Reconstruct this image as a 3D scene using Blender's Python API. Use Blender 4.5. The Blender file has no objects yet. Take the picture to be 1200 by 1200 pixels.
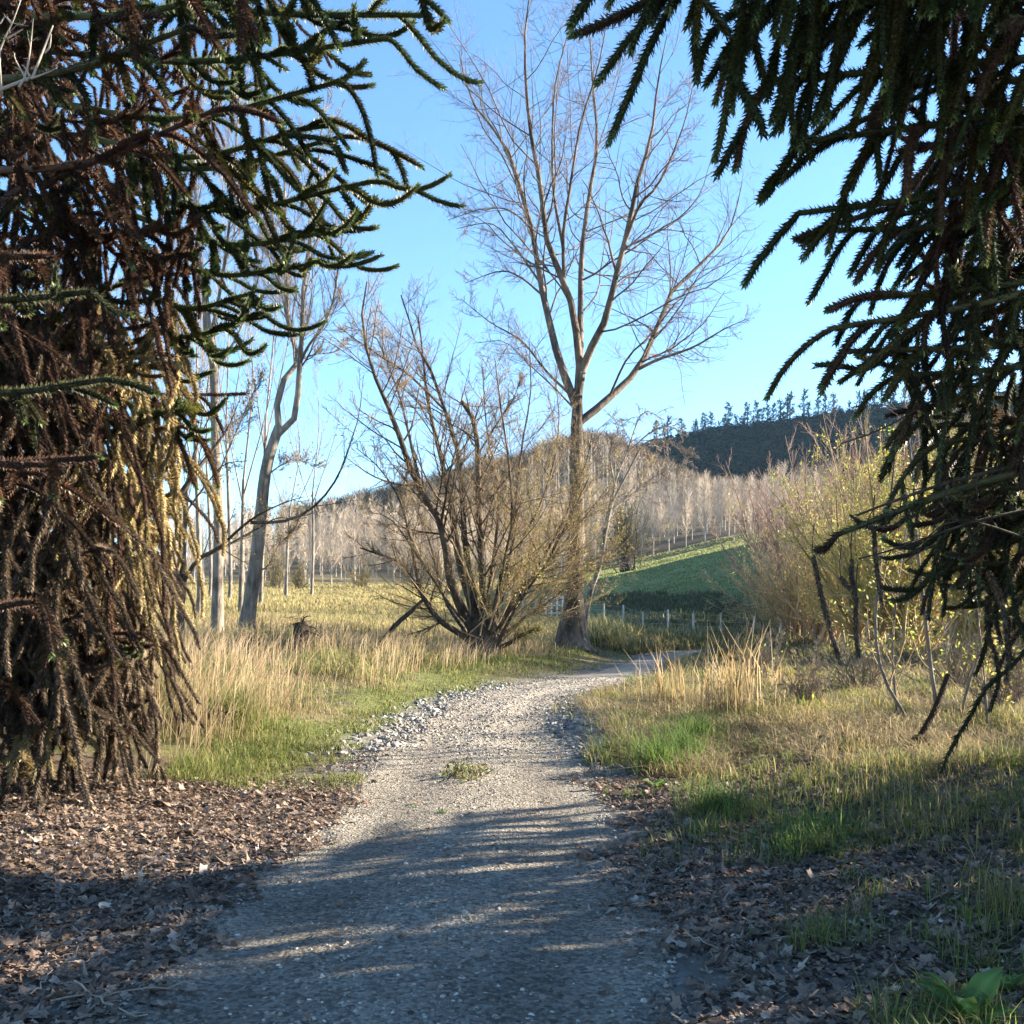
import bpy, math
import numpy as np
from mathutils import Vector

RNG = np.random.default_rng(7)
SC = bpy.context.scene
COL = SC.collection
F_PX, HOR, EYE = 1150.0, 715.0, 1.65      # focal length in photo pixels, horizon row, eye height

def at(px, py, d):
    """a point of the place: d metres ahead, seen in the photo at (px, py)"""
    return np.array([(px - 600.0) / F_PX * d, d, EYE + (HOR - py) / F_PX * d])

# ---------------------------------------------------------------- objects
def tag(o, label=None, cat=None, group=None, kind=None):
    if label: o['label'] = label
    if cat: o['category'] = cat
    if group: o['group'] = group
    if kind: o['kind'] = kind
    return o

def thing(name, label, cat, loc=(0, 0, 0), group=None):
    o = bpy.data.objects.new(name, None)
    o.empty_display_size = 0.3
    COL.objects.link(o)
    o.location = [float(v) for v in loc]
    return tag(o, label, cat, group)

def copy_tree(o, parent=None):
    c = o.copy(); COL.objects.link(c)
    if parent is not None: c.parent = parent
    for ch in list(o.children): copy_tree(ch, c)
    return c

class MB:
    """collects shapes (numpy vertices, faces, colours) and links them as one mesh object"""
    def __init__(self):
        self.V, self.F, self.C, self.M, self.n = [], [], [], [], 0
    def add(self, V, F, C=(1, 1, 1), m=0):
        V = np.asarray(V, float).reshape(-1, 3); F = np.asarray(F, int)
        if len(V) == 0 or len(F) == 0: return
        C = np.asarray(C, float)
        if C.ndim == 1: C = np.broadcast_to(C, (len(V), 3))
        self.V.append(V); self.F.append(F + self.n); self.C.append(C); self.M.append(m)
        self.n += len(V)
    def build(self, name, mats, parent=None, smooth=False, loc=None, org=None):
        me = bpy.data.meshes.new(name)
        V = np.concatenate(self.V)
        if loc is not None: V = V - np.asarray(loc)[None]
        elif parent is not None: V = V - np.array((org or parent).location)[None]
        C = np.concatenate(self.C)
        loops = np.concatenate([f.ravel() for f in self.F])
        cnt = np.concatenate([np.full(len(f), f.shape[1]) for f in self.F])
        mi = np.concatenate([np.full(len(f), m) for f, m in zip(self.F, self.M)])
        st = np.concatenate([[0], np.cumsum(cnt)[:-1]])
        me.vertices.add(len(V)); me.vertices.foreach_set('co', V.astype(np.float32).ravel())
        me.loops.add(len(loops)); me.loops.foreach_set('vertex_index', loops.astype(np.int32))
        me.polygons.add(len(cnt))
        me.polygons.foreach_set('loop_start', st.astype(np.int32))
        me.polygons.foreach_set('loop_total', cnt.astype(np.int32))
        me.polygons.foreach_set('material_index', mi.astype(np.int32))
        me.polygons.foreach_set('use_smooth', np.full(len(cnt), smooth))
        a = me.attributes.new('Col', 'FLOAT_COLOR', 'POINT')
        a.data.foreach_set('color', np.concatenate([C, np.ones((len(C), 1))], 1).astype(np.float32).ravel())
        for m in (mats if isinstance(mats, (list, tuple)) else [mats]): me.materials.append(m)
        me.update(); me.validate()
        o = bpy.data.objects.new(name, me); COL.objects.link(o)
        if parent is not None: o.parent = parent
        elif loc is not None: o.location = [float(v) for v in loc]
        return o

# ---------------------------------------------------------------- geometry helpers
def nrm(v): return v / np.maximum(np.linalg.norm(v, axis=-1, keepdims=True), 1e-9)
REF = nrm(np.array([0.31, 0.77, 0.17]))

def frames(P):
    T = nrm(np.gradient(P, axis=1))
    U = nrm(np.cross(T, REF + np.zeros_like(T)))
    return T, U, np.cross(T, U)

def tubes(mb, P, R, sides=4, C=(1, 1, 1), m=0, wob=0.0, rng=RNG):
    """P [n,k,3] centre lines, R [n,k] radii"""
    P = np.asarray(P, float); R = np.asarray(R, float)
    if P.ndim == 2: P, R = P[None], R[None]
    n, k = R.shape
    if n == 0: return
    T, U, W = frames(P)
    a = np.arange(sides) / sides * 2 * np.pi
    rr = R[:, :, None] * (1 + wob * rng.standard_normal((n, k, sides)))
    V = P[:, :, None] + rr[..., None] * (np.cos(a)[:, None] * U[:, :, None] + np.sin(a)[:, None] * W[:, :, None])
    i = np.arange(n)[:, None, None] * k * sides; j = np.arange(k - 1)[None, :, None] * sides; s = np.arange(sides)[None, None]
    s2 = (s + 1) % sides
    F = np.stack([i + j + s, i + j + s2, i + j + sides + s2, i + j + sides + s], -1).reshape(-1, 4)
    C = np.asarray(C, float)
    if C.ndim == 2 and len(C) == n: C = np.repeat(C, k * sides, 0)
    mb.add(V.reshape(-1, 3), F, C, m)

def resample(pts, k):
    """smooth curve with k points through the given points (rows of any width)"""
    p = np.asarray(pts, float)
    if len(p) == 2: return p[0] + (p[1] - p[0]) * np.linspace(0, 1, k)[:, None]
    d = np.concatenate([[0], np.cumsum(np.linalg.norm(np.diff(p[:, :3], axis=0), axis=1))]); d /= d[-1]
    q = np.concatenate([[2 * p[0] - p[1]], p, [2 * p[-1] - p[-2]]])
    t = np.linspace(0, 1, k); i = np.clip(np.searchsorted(d, t, 'right') - 1, 0, len(p) - 2)
    u = ((t - d[i]) / (d[i + 1] - d[i]))[:, None]
    a, b, c, e = q[i], q[i + 1], q[i + 2], q[i + 3]
    return .5 * (2 * b + (c - a) * u + (2 * a - 5 * b + 4 * c - e) * u ** 2 + (3 * b - a - 3 * c + e) * u ** 3)

def traced(pts, d0, k, r0, r1, pw=1.0):
    """pts of (px, py[, extra depth]) -> centre line and radii"""
    q = np.array([at(p[0], p[1], d0 + (p[2] if len(p) > 2 else 0)) for p in pts])
    P = resample(q, k)
    return P, r1 + (r0 - r1) * (1 - np.linspace(0, 1, k)) ** pw

def grow(rng, start, dirn, L, k, trop, noise):
    """n curves of k points from start along dirn; trop [3] or [n,k,3] bends them"""
    n = len(start); P = np.zeros((n, k, 3)); P[:, 0] = start; d = nrm(dirn)
    step = (np.asarray(L) / (k - 1))[:, None]
    trop = np.broadcast_to(np.asarray(trop, float), (n, k, 3)) if np.asarray(trop).ndim == 1 else trop
    for i in range(1, k):
        d = nrm(d + trop[:, i] + noise * rng.standard_normal((n, 3)))
        P[:, i] = P[:, i - 1] + d * step
    return P

def spawn(rng, P, R, m, t0, t1, ang, ln, k, trop=(0, 0, .05), noise=.1, rr=.5, rmin=.004, lean=(0, 0, 0), jit=.35, taper=.7):
    """m children on each parent curve between t0 and t1, opened by ang radians"""
    n, kk, _ = P.shape
    t = np.clip(t0 + (t1 - t0) * (np.arange(m)[None] + rng.random((n, m))) / m, 0, .999)
    f = t * (kk - 1); i = f.astype(int); u = (f - i)[..., None]; a = np.arange(n)[:, None]
    pos = P[a, i] * (1 - u) + P[a, i + 1] * u
    T, U, W = frames(P)
    ph = rng.random((n, m, 1)) * 6.283
    an = ang * (1 + jit * rng.standard_normal((n, m, 1)))
    d = np.cos(an) * T[a, i] + np.sin(an) * (np.cos(ph) * U[a, i] + np.sin(ph) * W[a, i]) + np.array(lean)
    pl = np.linalg.norm(np.diff(P, axis=1), axis=2).sum(1)[:, None]
    L = pl * ln * (1 - taper * t) * rng.uniform(.6, 1.25, (n, m))
    r0 = np.minimum(R[a, i] * rr, R[a, i] * .9) * rng.uniform(.7, 1.1, (n, m))
    Q = grow(rng, pos.reshape(-1, 3), d.reshape(-1, 3), L.reshape(-1), k, trop, noise)
    r0 = np.maximum(r0.reshape(-1, 1), rmin)
    RR = r0 * (1 - np.linspace(0, 1, k)[None] ** 1.2 * .75)
    return Q, np.maximum(RR, rmin * .5)

def ropes(mb, P, length, rng, dens=380, L=.042, w=.017, core=.012, C=None, var=.25, m=0, mcore=1, tipc=None, flare=.9):
    """hanging or arching branchlets clothed in pointed scale leaves; P [n,k,3]"""
    n, k, _ = P.shape
    C = np.broadcast_to(np.asarray(C, float), (n, 3))
    rad = core * np.ones((n, k)); rad[:, -1] *= .3
    tubes(mb, P, rad, 5, C * .6, mcore)
    T, U, W = frames(P)
    N = np.maximum((np.asarray(length) * dens).astype(int), 8)
    rid = np.repeat(np.arange(n), N); off = np.concatenate([[0], np.cumsum(N)[:-1]])
    j = np.arange(N.sum()) - off[rid]
    t = np.clip((j + rng.random(len(j)) * .6) / N[rid], 0, .9995)
    f = t * (k - 1); i = f.astype(int); u = (f - i)[:, None]
    lerp = lambda A: A[rid, i] * (1 - u) + A[rid, i + 1] * u
    pos, tan = lerp(P), nrm(lerp(T)); uu, ww = nrm(lerp(U)), nrm(lerp(W))
    ph = (j * 2.39996 + rid * 1.7 + rng.standard_normal(len(j)) * .15)[:, None]
    rd = np.cos(ph) * uu + np.sin(ph) * ww
    al = (flare * (1 + .2 * rng.standard_normal(len(j))))[:, None]
    al = al * (1 - .6 * np.clip((t[:, None] - .93) / .07, 0, 1))
    sc = (L * rng.uniform(.75, 1.15, len(j)) * (.75 + .25 * np.sin(np.pi * np.clip(t * 1.15, 0, 1)) ** .5))[:, None]
    base = pos + rd * core * .7
    tip = base + sc * (np.sin(al) * rd + np.cos(al) * tan)
    wd = nrm(np.cross(tan, rd)) * (w * .5)
    V = np.stack([base - wd, base + wd, tip], 1).reshape(-1, 3)
    c = C[rid] * (1 + var * rng.standard_normal((len(j), 1))).clip(.4, 1.9)
    if tipc is not None:
        b = np.clip((t - .9) / .1, 0, 1)[:, None]; c = c * (1 - b) + np.asarray(tipc) * b
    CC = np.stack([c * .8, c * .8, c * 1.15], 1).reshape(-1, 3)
    mb.add(V, np.arange(len(V)).reshape(-1, 3), CC, m)

def leaf_quads(mb, pos, size, rng, C, var=.3, m=0, up=.3, asp=.45):
    n = len(pos)
    if n == 0: return
    d = nrm(rng.standard_normal((n, 3))); e = nrm(np.cross(d, rng.standard_normal((n, 3)) + np.array([0, 0, up])))
    s = (np.asarray(size) * rng.uniform(.6, 1.3, n))[:, None]
    V = np.stack([pos, pos + s * (.5 * d + asp * .5 * e), pos + s * d, pos + s * (.5 * d - asp * .5 * e)], 1).reshape(-1, 3)
    C = np.asarray(C, float); C = np.broadcast_to(C, (n, 3)) * (1 + var * rng.standard_normal((n, 1))).clip(.4, 1.8)
    mb.add(V, np.arange(4 * n).reshape(-1, 4), np.repeat(C, 4, 0), m)

def blades(mb, pos, h, w, rng, C, lean=.35, bend=.5, m=0, dirn=None, tipc=1.25, head=0.0):
    """grass blades: quad + triangle each, bent over"""
    n = len(pos)
    if n == 0: return
    a = rng.random(n) * 6.283; dv = np.stack([np.cos(a), np.sin(a), np.zeros(n)], 1)
    sd = np.stack([-np.sin(a), np.cos(a), np.zeros(n)], 1)
    if dirn is not None: dv = nrm(dv + np.asarray(dirn))
    h = h[:, None]; w = w[:, None]
    l = np.abs(lean * rng.standard_normal((n, 1))); b = bend * rng.random((n, 1))
    mid = pos + h * (np.array([0, 0, .55]) + dv * l * .45)
    tip = pos + h * (np.array([0, 0, 1.0]) * (1 - .45 * b) + dv * (l + b * .8))
    V = np.stack([pos - sd * w * .5, pos + sd * w * .5, mid + sd * w * (.42 + head), mid - sd * w * (.42 + head), tip], 1).reshape(-1, 3)
    i = np.arange(n)[:, None] * 5
    C = np.broadcast_to(np.asarray(C, float), (n, 3))
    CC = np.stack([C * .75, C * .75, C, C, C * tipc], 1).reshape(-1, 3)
    mb.add(V, i + np.array([[0, 1, 2, 3]]), CC, m)
    mb.F.append(i + np.array([[3, 2, 4]]) + mb.n - len(V)); mb.M.append(m)

def mixc(rng, n, cols, wts=None, var=.18):
    cols = np.asarray(cols, float); k = rng.choice(len(cols), n, p=wts)
    return cols[k] * (1 + var * rng.standard_normal((n, 1))).clip(.5, 1.7)

# smooth random field on the plane, about -1..1
_NS = np.random.default_rng(3); _NW = _NS.standard_normal((14, 2)); _NP = _NS.random(14) * 6.283
def field(x, y, s):
    v = 0
    for q in range(14):
        v = v + np.sin((x * _NW[q, 0] + y * _NW[q, 1]) * 2.2 / s + _NP[q])
    return v / 3.8

def sstep(a, b, x):
    t = np.clip((x - a) / (b - a), 0, 1); return t * t * (3 - 2 * t)

# ---------------------------------------------------------------- materials
def new_mat(name):
    m = bpy.data.materials.new(name); m.use_nodes = True
    nt = m.node_tree; nt.nodes.clear()
    out = nt.nodes.new('ShaderNodeOutputMaterial')
    return m, nt, out

def N(nt, t, **kw):
    n = nt.nodes.new(t)
    for k, v in kw.items():
        if k in n.inputs: n.inputs[k].default_value = v
        else: setattr(n, k, v)
    return n

def attr_mat(name, rough=.8, transl=0.0, nscale=6.0, namt=.35, bump=0.0, bscale=40.0, spec=.25, coords='Object'):
    """colour from the mesh's own variation, broken up by noise; optional light through thin leaves"""
    m, nt, out = new_mat(name); lk = nt.links.new
    at_ = N(nt, 'ShaderNodeAttribute', attribute_name='Col')
    tc = N(nt, 'ShaderNodeTexCoord')
    no = N(nt, 'ShaderNodeTexNoise', Scale=nscale, Detail=5.0); lk(tc.outputs[coords], no.inputs['Vector'])
    mr = N(nt, 'ShaderNodeMapRange'); mr.inputs[1].default_value = .3; mr.inputs[2].default_value = .7
    mr.inputs[3].default_value = 1 - namt; mr.inputs[4].default_value = 1 + namt
    lk(no.outputs[0], mr.inputs[0])
    mx = N(nt, 'ShaderNodeVectorMath', operation='SCALE'); lk(at_.outputs['Color'], mx.inputs[0]); lk(mr.outputs[0], mx.inputs['Scale'])
    bs = N(nt, 'ShaderNodeBsdfPrincipled', Roughness=rough); bs.inputs['Specular IOR Level'].default_value = spec
    lk(mx.outputs[0], bs.inputs['Base Color'])
    sh = bs.outputs[0]
    if bump > 0:
        b2 = N(nt, 'ShaderNodeTexNoise', Scale=bscale, Detail=6.0); lk(tc.outputs[coords], b2.inputs['Vector'])
        bp = N(nt, 'ShaderNodeBump', Strength=bump, Distance=.03); lk(b2.outputs[0], bp.inputs['Height']); lk(bp.outputs[0], bs.inputs['Normal'])
    if transl > 0:
        tr = N(nt, 'ShaderNodeBsdfTranslucent'); lk(mx.outputs[0], tr.inputs['Color'])
        ms = N(nt, 'ShaderNodeMixShader', Fac=transl); lk(sh, ms.inputs[1]); lk(tr.outputs[0], ms.inputs[2]); sh = ms.outputs[0]
    lk(sh, out.inputs['Surface'])
    return m

def bark_mat(name, c0, c1, scale=8.0, stretch=5.0, bump=.9):
    m, nt, out = new_mat(name); lk = nt.links.new
    tc = N(nt, 'ShaderNodeTexCoord'); mp = N(nt, 'ShaderNodeMapping'); mp.inputs['Scale'].default_value = (1, 1, 1 / stretch)
    lk(tc.outputs['Object'], mp.inputs[0])
    no = N(nt, 'ShaderNodeTexNoise', Scale=scale, Detail=8.0, Roughness=.65); lk(mp.outputs[0], no.inputs['Vector'])
    n2 = N(nt, 'ShaderNodeTexNoise', Scale=.9, Detail=4.0); lk(tc.outputs['Object'], n2.inputs['Vector'])
    ad = N(nt, 'ShaderNodeMath', operation='ADD'); lk(no.outputs[0], ad.inputs[0]); lk(n2.outputs[0], ad.inputs[1])
    cr = N(nt, 'ShaderNodeValToRGB'); cr.color_ramp.elements[0].position = .42; cr.color_ramp.elements[1].position = .60
    hf = N(nt, 'ShaderNodeMath', operation='MULTIPLY'); hf.inputs[1].default_value = .5; lk(ad.outputs[0], hf.inputs[0]); lk(hf.outputs[0], cr.inputs[0])
    cr.color_ramp.elements[0].color = (*c0, 1); cr.color_ramp.elements[1].color = (*c1, 1)
    bs = N(nt, 'ShaderNodeBsdfPrincipled', Roughness=.85); bs.inputs['Specular IOR Level'].default_value = .2
    lk(cr.outputs[0], bs.inputs['Base Color'])
    bp = N(nt, 'ShaderNodeBump', Strength=bump, Distance=.09); lk(no.outputs[0], bp.inputs['Height']); lk(bp.outputs[0], bs.inputs['Normal'])
    lk(bs.outputs[0], out.inputs['Surface'])
    return m

M_BARK = bark_mat('poplar_bark', (.052, .039, .030), (.20, .152, .116))
M_TWIG = bark_mat('pale_twig', (.17, .12, .10), (.33, .25, .20), 3, 2, .2)
M_WBARK = bark_mat('willow_bark', (.035, .024, .018), (.13, .095, .066), 9, 4, .9)
M_WTWIG = bark_mat('willow_twig', (.24, .165, .085), (.42, .30, .16), 3, 2, .2)
M_GREYBARK = bark_mat('grey_bark', (.10, .082, .068), (.34, .285, .23), 7, 4, .7)
M_PALEBARK = bark_mat('pale_bark', (.26, .22, .18), (.48, .41, .34), 5, 2, .3)
M_DARKBARK = bark_mat('dark_bark', (.025, .018, .013), (.085, .06, .042), 9, 4, .9)
M_SCALE = attr_mat('monkey_puzzle_leaf', .5, .15, 5, .35, spec=.35)
M_DEAD = attr_mat('dead_scale_leaf', .8, .3, 4, .4)
M_CORE = attr_mat('branchlet_core', .85, 0, 6, .3)
M_LEAF = attr_mat('thin_leaf', .6, .4, 2.5, .3)
M_GRASS = attr_mat('grass_blade', .65, .45, 1.3, .25)
M_LITTER = attr_mat('dry_leaf', .75, .25, 9, .35)
M_STONE = attr_mat('stone', .9, 0, 22, .3, .4, 60)
M_TWIGC = attr_mat('fine_twigs', .8, 0, .6, .3)
M_NEEDLE = attr_mat('pine_needles', .7, .15, .25, .4)
M_POST = attr_mat('weathered_timber', .85, 0, 8, .25, .3, 30)
# ---------------------------------------------------------------- terrain
ROAD = resample(np.array([(-.75, -25, 1.3), (-.68, 0, 1.36), (-.52, 3.9, 1.34), (-.34, 6.7, 1.22), (-.34, 10, 1.24), (-.34, 14, 1.02), (-.12, 17.3, .92), (.5, 20, .95), (1.7, 22.6, 1.05),
                          (2.6, 25, .85), (3.35, 27.5, .72), (4.45, 31, .72), (5.4, 34.5, .8), (7.6, 38.5, .9), (11.5, 41.5, 1), (19, 43, 1.1), (33, 43, 1.1)]), 140)

def road_dist(x, y):
    """distance to the road's centre line and side (negative = left)"""
    x = np.asarray(x, float).ravel(); y = np.asarray(y, float).ravel()
    best = np.full(len(x), 1e9); side = np.zeros(len(x))
    far = (y > 60) | (np.abs(x) > 60)
    xs, ys = x[~far], y[~far]; b = np.full(len(xs), 1e9); s = np.zeros(len(xs))
    for i in range(len(ROAD) - 1):
        ax, ay = ROAD[i, :2]; dx, dy = ROAD[i + 1, :2] - ROAD[i, :2]; ll = dx * dx + dy * dy
        t = np.clip(((xs - ax) * dx + (ys - ay) * dy) / ll, 0, 1)
        ex, ey = xs - ax - t * dx, ys - ay - t * dy
        d = np.hypot(ex, ey) + 1.1 - ROAD[i, 2]; k = d < b
        b = np.where(k, d, b); s = np.where(k, np.sign(ex * dy - ey * dx), s)
    best[~far] = b; side[~far] = s
    best[far] = 50; side[far] = np.sign(x[far])
    return best, side

TD = np.array([20, 25, 35, 45, 60, 90, 120, 150, 180, 260, 320, 420, 600, 1000.])
TP = np.array([-600, 0, 200, 350, 500, 600, 700, 800, 900, 1000, 1200, 1400, 1800.])
TZ = np.array([
 [.45, .45, .45, .42, .3, .2, .1, 0, 0, 0, 0, 0.0, 0],
 [.7, .7, .7, .65, .4, .32, .2, .0, -.05, -.1, -.1, -0.06, 0],
 [1.1, 1.1, 1.1, 1.0, .6, .5, .35, 0, -.25, -.35, -.3, -0.18, 0],
 [1.5, 1.5, 1.4, 1.3, 1.0, .9, .6, .3, .1, -.3, -.1, 0.14, .5],
 [2.2, 2.2, 2.1, 2.0, 1.7, 1.3, .9, .8, .6, .6, 1.2, 1.92, 3],
 [3.4, 3.4, 3.3, 3.2, 3.0, 2.9, 3.2, 5.0, 6.6, 7.5, 8.5, 9.9, 12],
 [4.6, 4.6, 4.5, 4.4, 4.5, 5.0, 6.0, 8.2, 10.2, 11.2, 13, 14.2, 16],
 [6.5, 6.5, 6.4, 6.3, 6.3, 6.5, 7.0, 10.3, 13., 14.5, 16, 17.6, 20],
 [10, 10, 10, 10, 10.3, 10.5, 11, 14, 18, 19.5, 21, 22.6, 25],
 [12, 12, 15, 21, 30, 36, 47, 29, 23, 23, 24, 26.4, 30],
 [12, 12, 14, 19, 27, 34, 42, 36, 38, 41, 42, 52, 60],
 [14, 14, 16, 22, 30, 40, 58, 73, 78, 84, 92, 165, 150],
 [15, 15, 18, 25, 32, 40, 46, 60, 66, 72, 85, 330, 300],  # high right-hand columns: unseen mountain added to keep the dark hill in shade
 [20, 20, 20, 20, 20, 20, 20, 20, 20, 20, 20, 60, 60]], float)
_gp = np.arange(-600, 1801, 12.); _gl = np.arange(math.log(20), math.log(1000), .02)
def _lut():
    i = np.clip(np.searchsorted(TP, _gp, 'right') - 1, 0, len(TP) - 2); u = (_gp - TP[i]) / (TP[i + 1] - TP[i])
    A = TZ[:, i] * (1 - u) + TZ[:, i + 1] * u
    lt = np.log(TD); j = np.clip(np.searchsorted(lt, _gl, 'right') - 1, 0, len(TD) - 2); v = ((_gl - lt[j]) / (lt[j + 1] - lt[j]))[:, None]
    G = A[j] * (1 - v) + A[j + 1] * v
    for _ in range(3):                                  # round the corners of the table
        for ax, w in ((0, 3), (1, 2)):
            Pd = np.pad(G, [(w, w) if a == ax else (0, 0) for a in (0, 1)], mode='edge'); S = 0
            for q in range(2 * w + 1): S = S + np.take(Pd, np.arange(q, q + G.shape[ax]), axis=ax)
            G = S / (2 * w + 1)
    return G
_G = _lut()

def far_z(x, y):
    yy = np.maximum(y, 20.); px = np.clip(600 + F_PX * x / yy, -599, 1798); l = np.clip(np.log(yy), _gl[0], _gl[-1] - .001)
    a = (px + 600) / 12.; i = np.clip(a.astype(int), 0, len(_gp) - 2); u = a - i
    b = (l - _gl[0]) / .02; j = np.clip(b.astype(int), 0, len(_gl) - 2); v = b - j
    return (_G[j, i] * (1 - u) + _G[j, i + 1] * u) * (1 - v) + (_G[j + 1, i] * (1 - u) + _G[j + 1, i + 1] * u) * v

SHADE_SPUR = (92., 112., 23., 20.)                            # unseen hill spur, added off to the right to shade the green paddock
def ground_z(x, y):
    sh = np.shape(x); x = np.asarray(x, float).ravel(); y = np.asarray(y, float).ravel()
    d, s = road_dist(x, y)
    left = s < 0
    fz = far_z(x, y)
    nz = np.where(left, .34 * sstep(1.5, 5.0, d) * sstep(6, 13, y) + .10 * sstep(1.3, 3, d),
                  .12 * sstep(1.6, 4.5, d)) + .05 * field(x, y, 2.0) * sstep(1.2, 2.6, d) + .025 * field(x + 9, y, .6) * sstep(1.2, 2.2, d)
    w = sstep(14, 27, y)
    z = nz * (1 - w) + (fz + .06 * field(x, y, 3.)) * w
    # heaped gravel beside the wheel tracks
    z += .60 * np.exp(-(((x - 1.15) / .5) ** 2 + ((y - 13.6) / 2.3) ** 2)) * sstep(.85, 1.3, d)
    z += .16 * np.exp(-(((d - 1.55) / .3) ** 2 + ((y - 13.5) / 3.4) ** 2)) * left * sstep(1.0, 1.4, d)
    rz = -.012 * np.exp(-((d - .62) / .28) ** 2) + .012 * np.exp(-(d / .3) ** 2)   # wheel ruts and crown
    k = sstep(1.0, 2.6 + .02 * y, d)
    z = rz * (1 - k) + z * k
    z += SHADE_SPUR[3] * np.exp(-((x - SHADE_SPUR[0]) / SHADE_SPUR[2]) ** 2) * sstep(70, 86, y) * sstep(137, 124, y)
    z += sstep(60, 160, y) * (.5 * field(x, y, 14.) + .0) * (1 - sstep(60, 90, y) * .4)
    # a ditch with broken banks across the right-hand flat
    c = 30.5 + .9 * field(x, x * .3, 6.)
    z -= .45 * np.exp(-((y - c) / 1.6) ** 2) * sstep(3.5, 5.5, d) * (s > 0) * (x > 4) * (y < 45)
    z += .62 * np.exp(-((y - 35.2) / 1.9) ** 2) * sstep(6.2, 8.2, x) * (x < 60)
    return z.reshape(sh)

def gz(x, y): return float(ground_z(np.array([x]), np.array([y]))[0])

def axis(segs):
    return np.unique(np.round(np.concatenate([np.arange(a, b, s) for a, b, s in segs]), 4))
gx = axis([(-900, -200, 50), (-200, -60, 10), (-60, -20, 3), (-20, -6, .7), (-6, 6, .12), (6, 20, .5), (20, 60, 2), (60, 200, 6), (200, 901, 40)])
gy = axis([(-60, 0, 5), (0, 2.5, .5), (2.5, 18, .12), (18, 34, .35), (34, 60, 1), (60, 200, 3), (200, 480, 7), (480, 1001, 40)])
X, Y = np.meshgrid(gx, gy); Z = ground_z(X, Y)
xf, yf = X.ravel(), Y.ravel(); dd, sd = road_dist(xf, yf)
Z = Z - (.04 * sstep(1.0, .8, dd)).reshape(Z.shape)
n1, n2, n3 = field(xf, yf, 1.2), field(xf + 40, yf, 5.), field(xf, yf + 70, .4)
def lerpc(a, b, t): return a + (np.asarray(b) - a) * np.clip(t, 0, 1)[:, None]
soil = np.zeros((len(xf), 3)) + np.array([.105, .08, .058])
straw, green, lush = np.array([.21, .165, .075]), np.array([.085, .115, .03]), np.array([.05, .12, .025])
c = lerpc(soil, straw, .55 + .5 * n1)
c = lerpc(c, green, sstep(-.2, .8, n2 + .4 * n1) * .7)
lit = sstep(10.2, 8.6, yf + .5 * n1)                    # leaf-littered soil under the monkey puzzles
c = lerpc(c, np.array([.11, .082, .062]), lit)
field_ = sstep(28, 45, yf) * (sd < 0)
c = lerpc(c, np.array([.27, .215, .10]), field_ * (.75 + .3 * n2))
pad = sstep(50, 58, yf + .15 * xf) * sstep(4, 9, xf + .02 * yf)
padc = lerpc(np.zeros((len(xf), 3)) + np.array([.13, .16, .06]), np.array([.30, .28, .12]), .35 + .5 * field(xf, yf, 7.))
k = pad[:, None]; c = c * (1 - k) + padc * k
low = pad * sstep(3.6, 1.2, Z.ravel() + .9 * field(xf, yf, 5.))   # rushy rough ground at the foot of the slope
c = lerpc(c, np.array([.085, .082, .042]), low)
wood = sstep(140, 165, yf); c = lerpc(c, np.array([.10, .08, .052]), wood)
wood2 = sstep(300, 330, yf); c = lerpc(c, np.array([.03, .04, .028]), wood2)
verge = sstep(2.1, 1.2, dd) * sstep(-1.5, 0, 60 - yf)
c = lerpc(c, np.array([.16, .145, .125]), verge)
ny, nx = X.shape
q = (np.arange(ny - 1)[:, None] * nx + np.arange(nx - 1)[None]).ravel()
mb = MB(); mb.add(np.stack([xf, yf, Z.ravel()], 1), np.stack([q, q + 1, q + nx + 1, q + nx], 1), c)

def ground_mat():
    m, nt, out = new_mat('rough_ground'); lk = nt.links.new
    a = N(nt, 'ShaderNodeAttribute', attribute_name='Col'); tc = N(nt, 'ShaderNodeTexCoord')
    n1 = N(nt, 'ShaderNodeTexNoise', Scale=9.0, Detail=8.0, Roughness=.7); n2 = N(nt, 'ShaderNodeTexNoise', Scale=.8, Detail=8.0, Roughness=.65)
    lk(tc.outputs['Object'], n1.inputs['Vector']); lk(tc.outputs['Object'], n2.inputs['Vector'])
    ad = N(nt, 'ShaderNodeMath', operation='ADD'); lk(n1.outputs[0], ad.inputs[0]); lk(n2.outputs[0], ad.inputs[1])
    mr = N(nt, 'ShaderNodeMapRange'); lk(ad.outputs[0], mr.inputs[0])
    for q, v in zip((1, 2, 3, 4), (.72, 1.28, .5, 1.5)): mr.inputs[q].default_value = v
    mx = N(nt, 'ShaderNodeVectorMath', operation='SCALE'); lk(a.outputs['Color'], mx.inputs[0]); lk(mr.outputs[0], mx.inputs['Scale'])
    bs = N(nt, 'ShaderNodeBsdfPrincipled', Roughness=.95); bs.inputs['Specular IOR Level'].default_value = .1
    lk(mx.outputs[0], bs.inputs['Base Color'])
    bp = N(nt, 'ShaderNodeBump', Strength=.7, Distance=.06); lk(ad.outputs[0], bp.inputs['Height']); lk(bp.outputs[0], bs.inputs['Normal'])
    lk(bs.outputs[0], out.inputs['Surface']); return m
tag(mb.build('ground', ground_mat(), smooth=True), 'rough grassy valley floor rising to wooded hills', None, None, 'structure')

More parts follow.
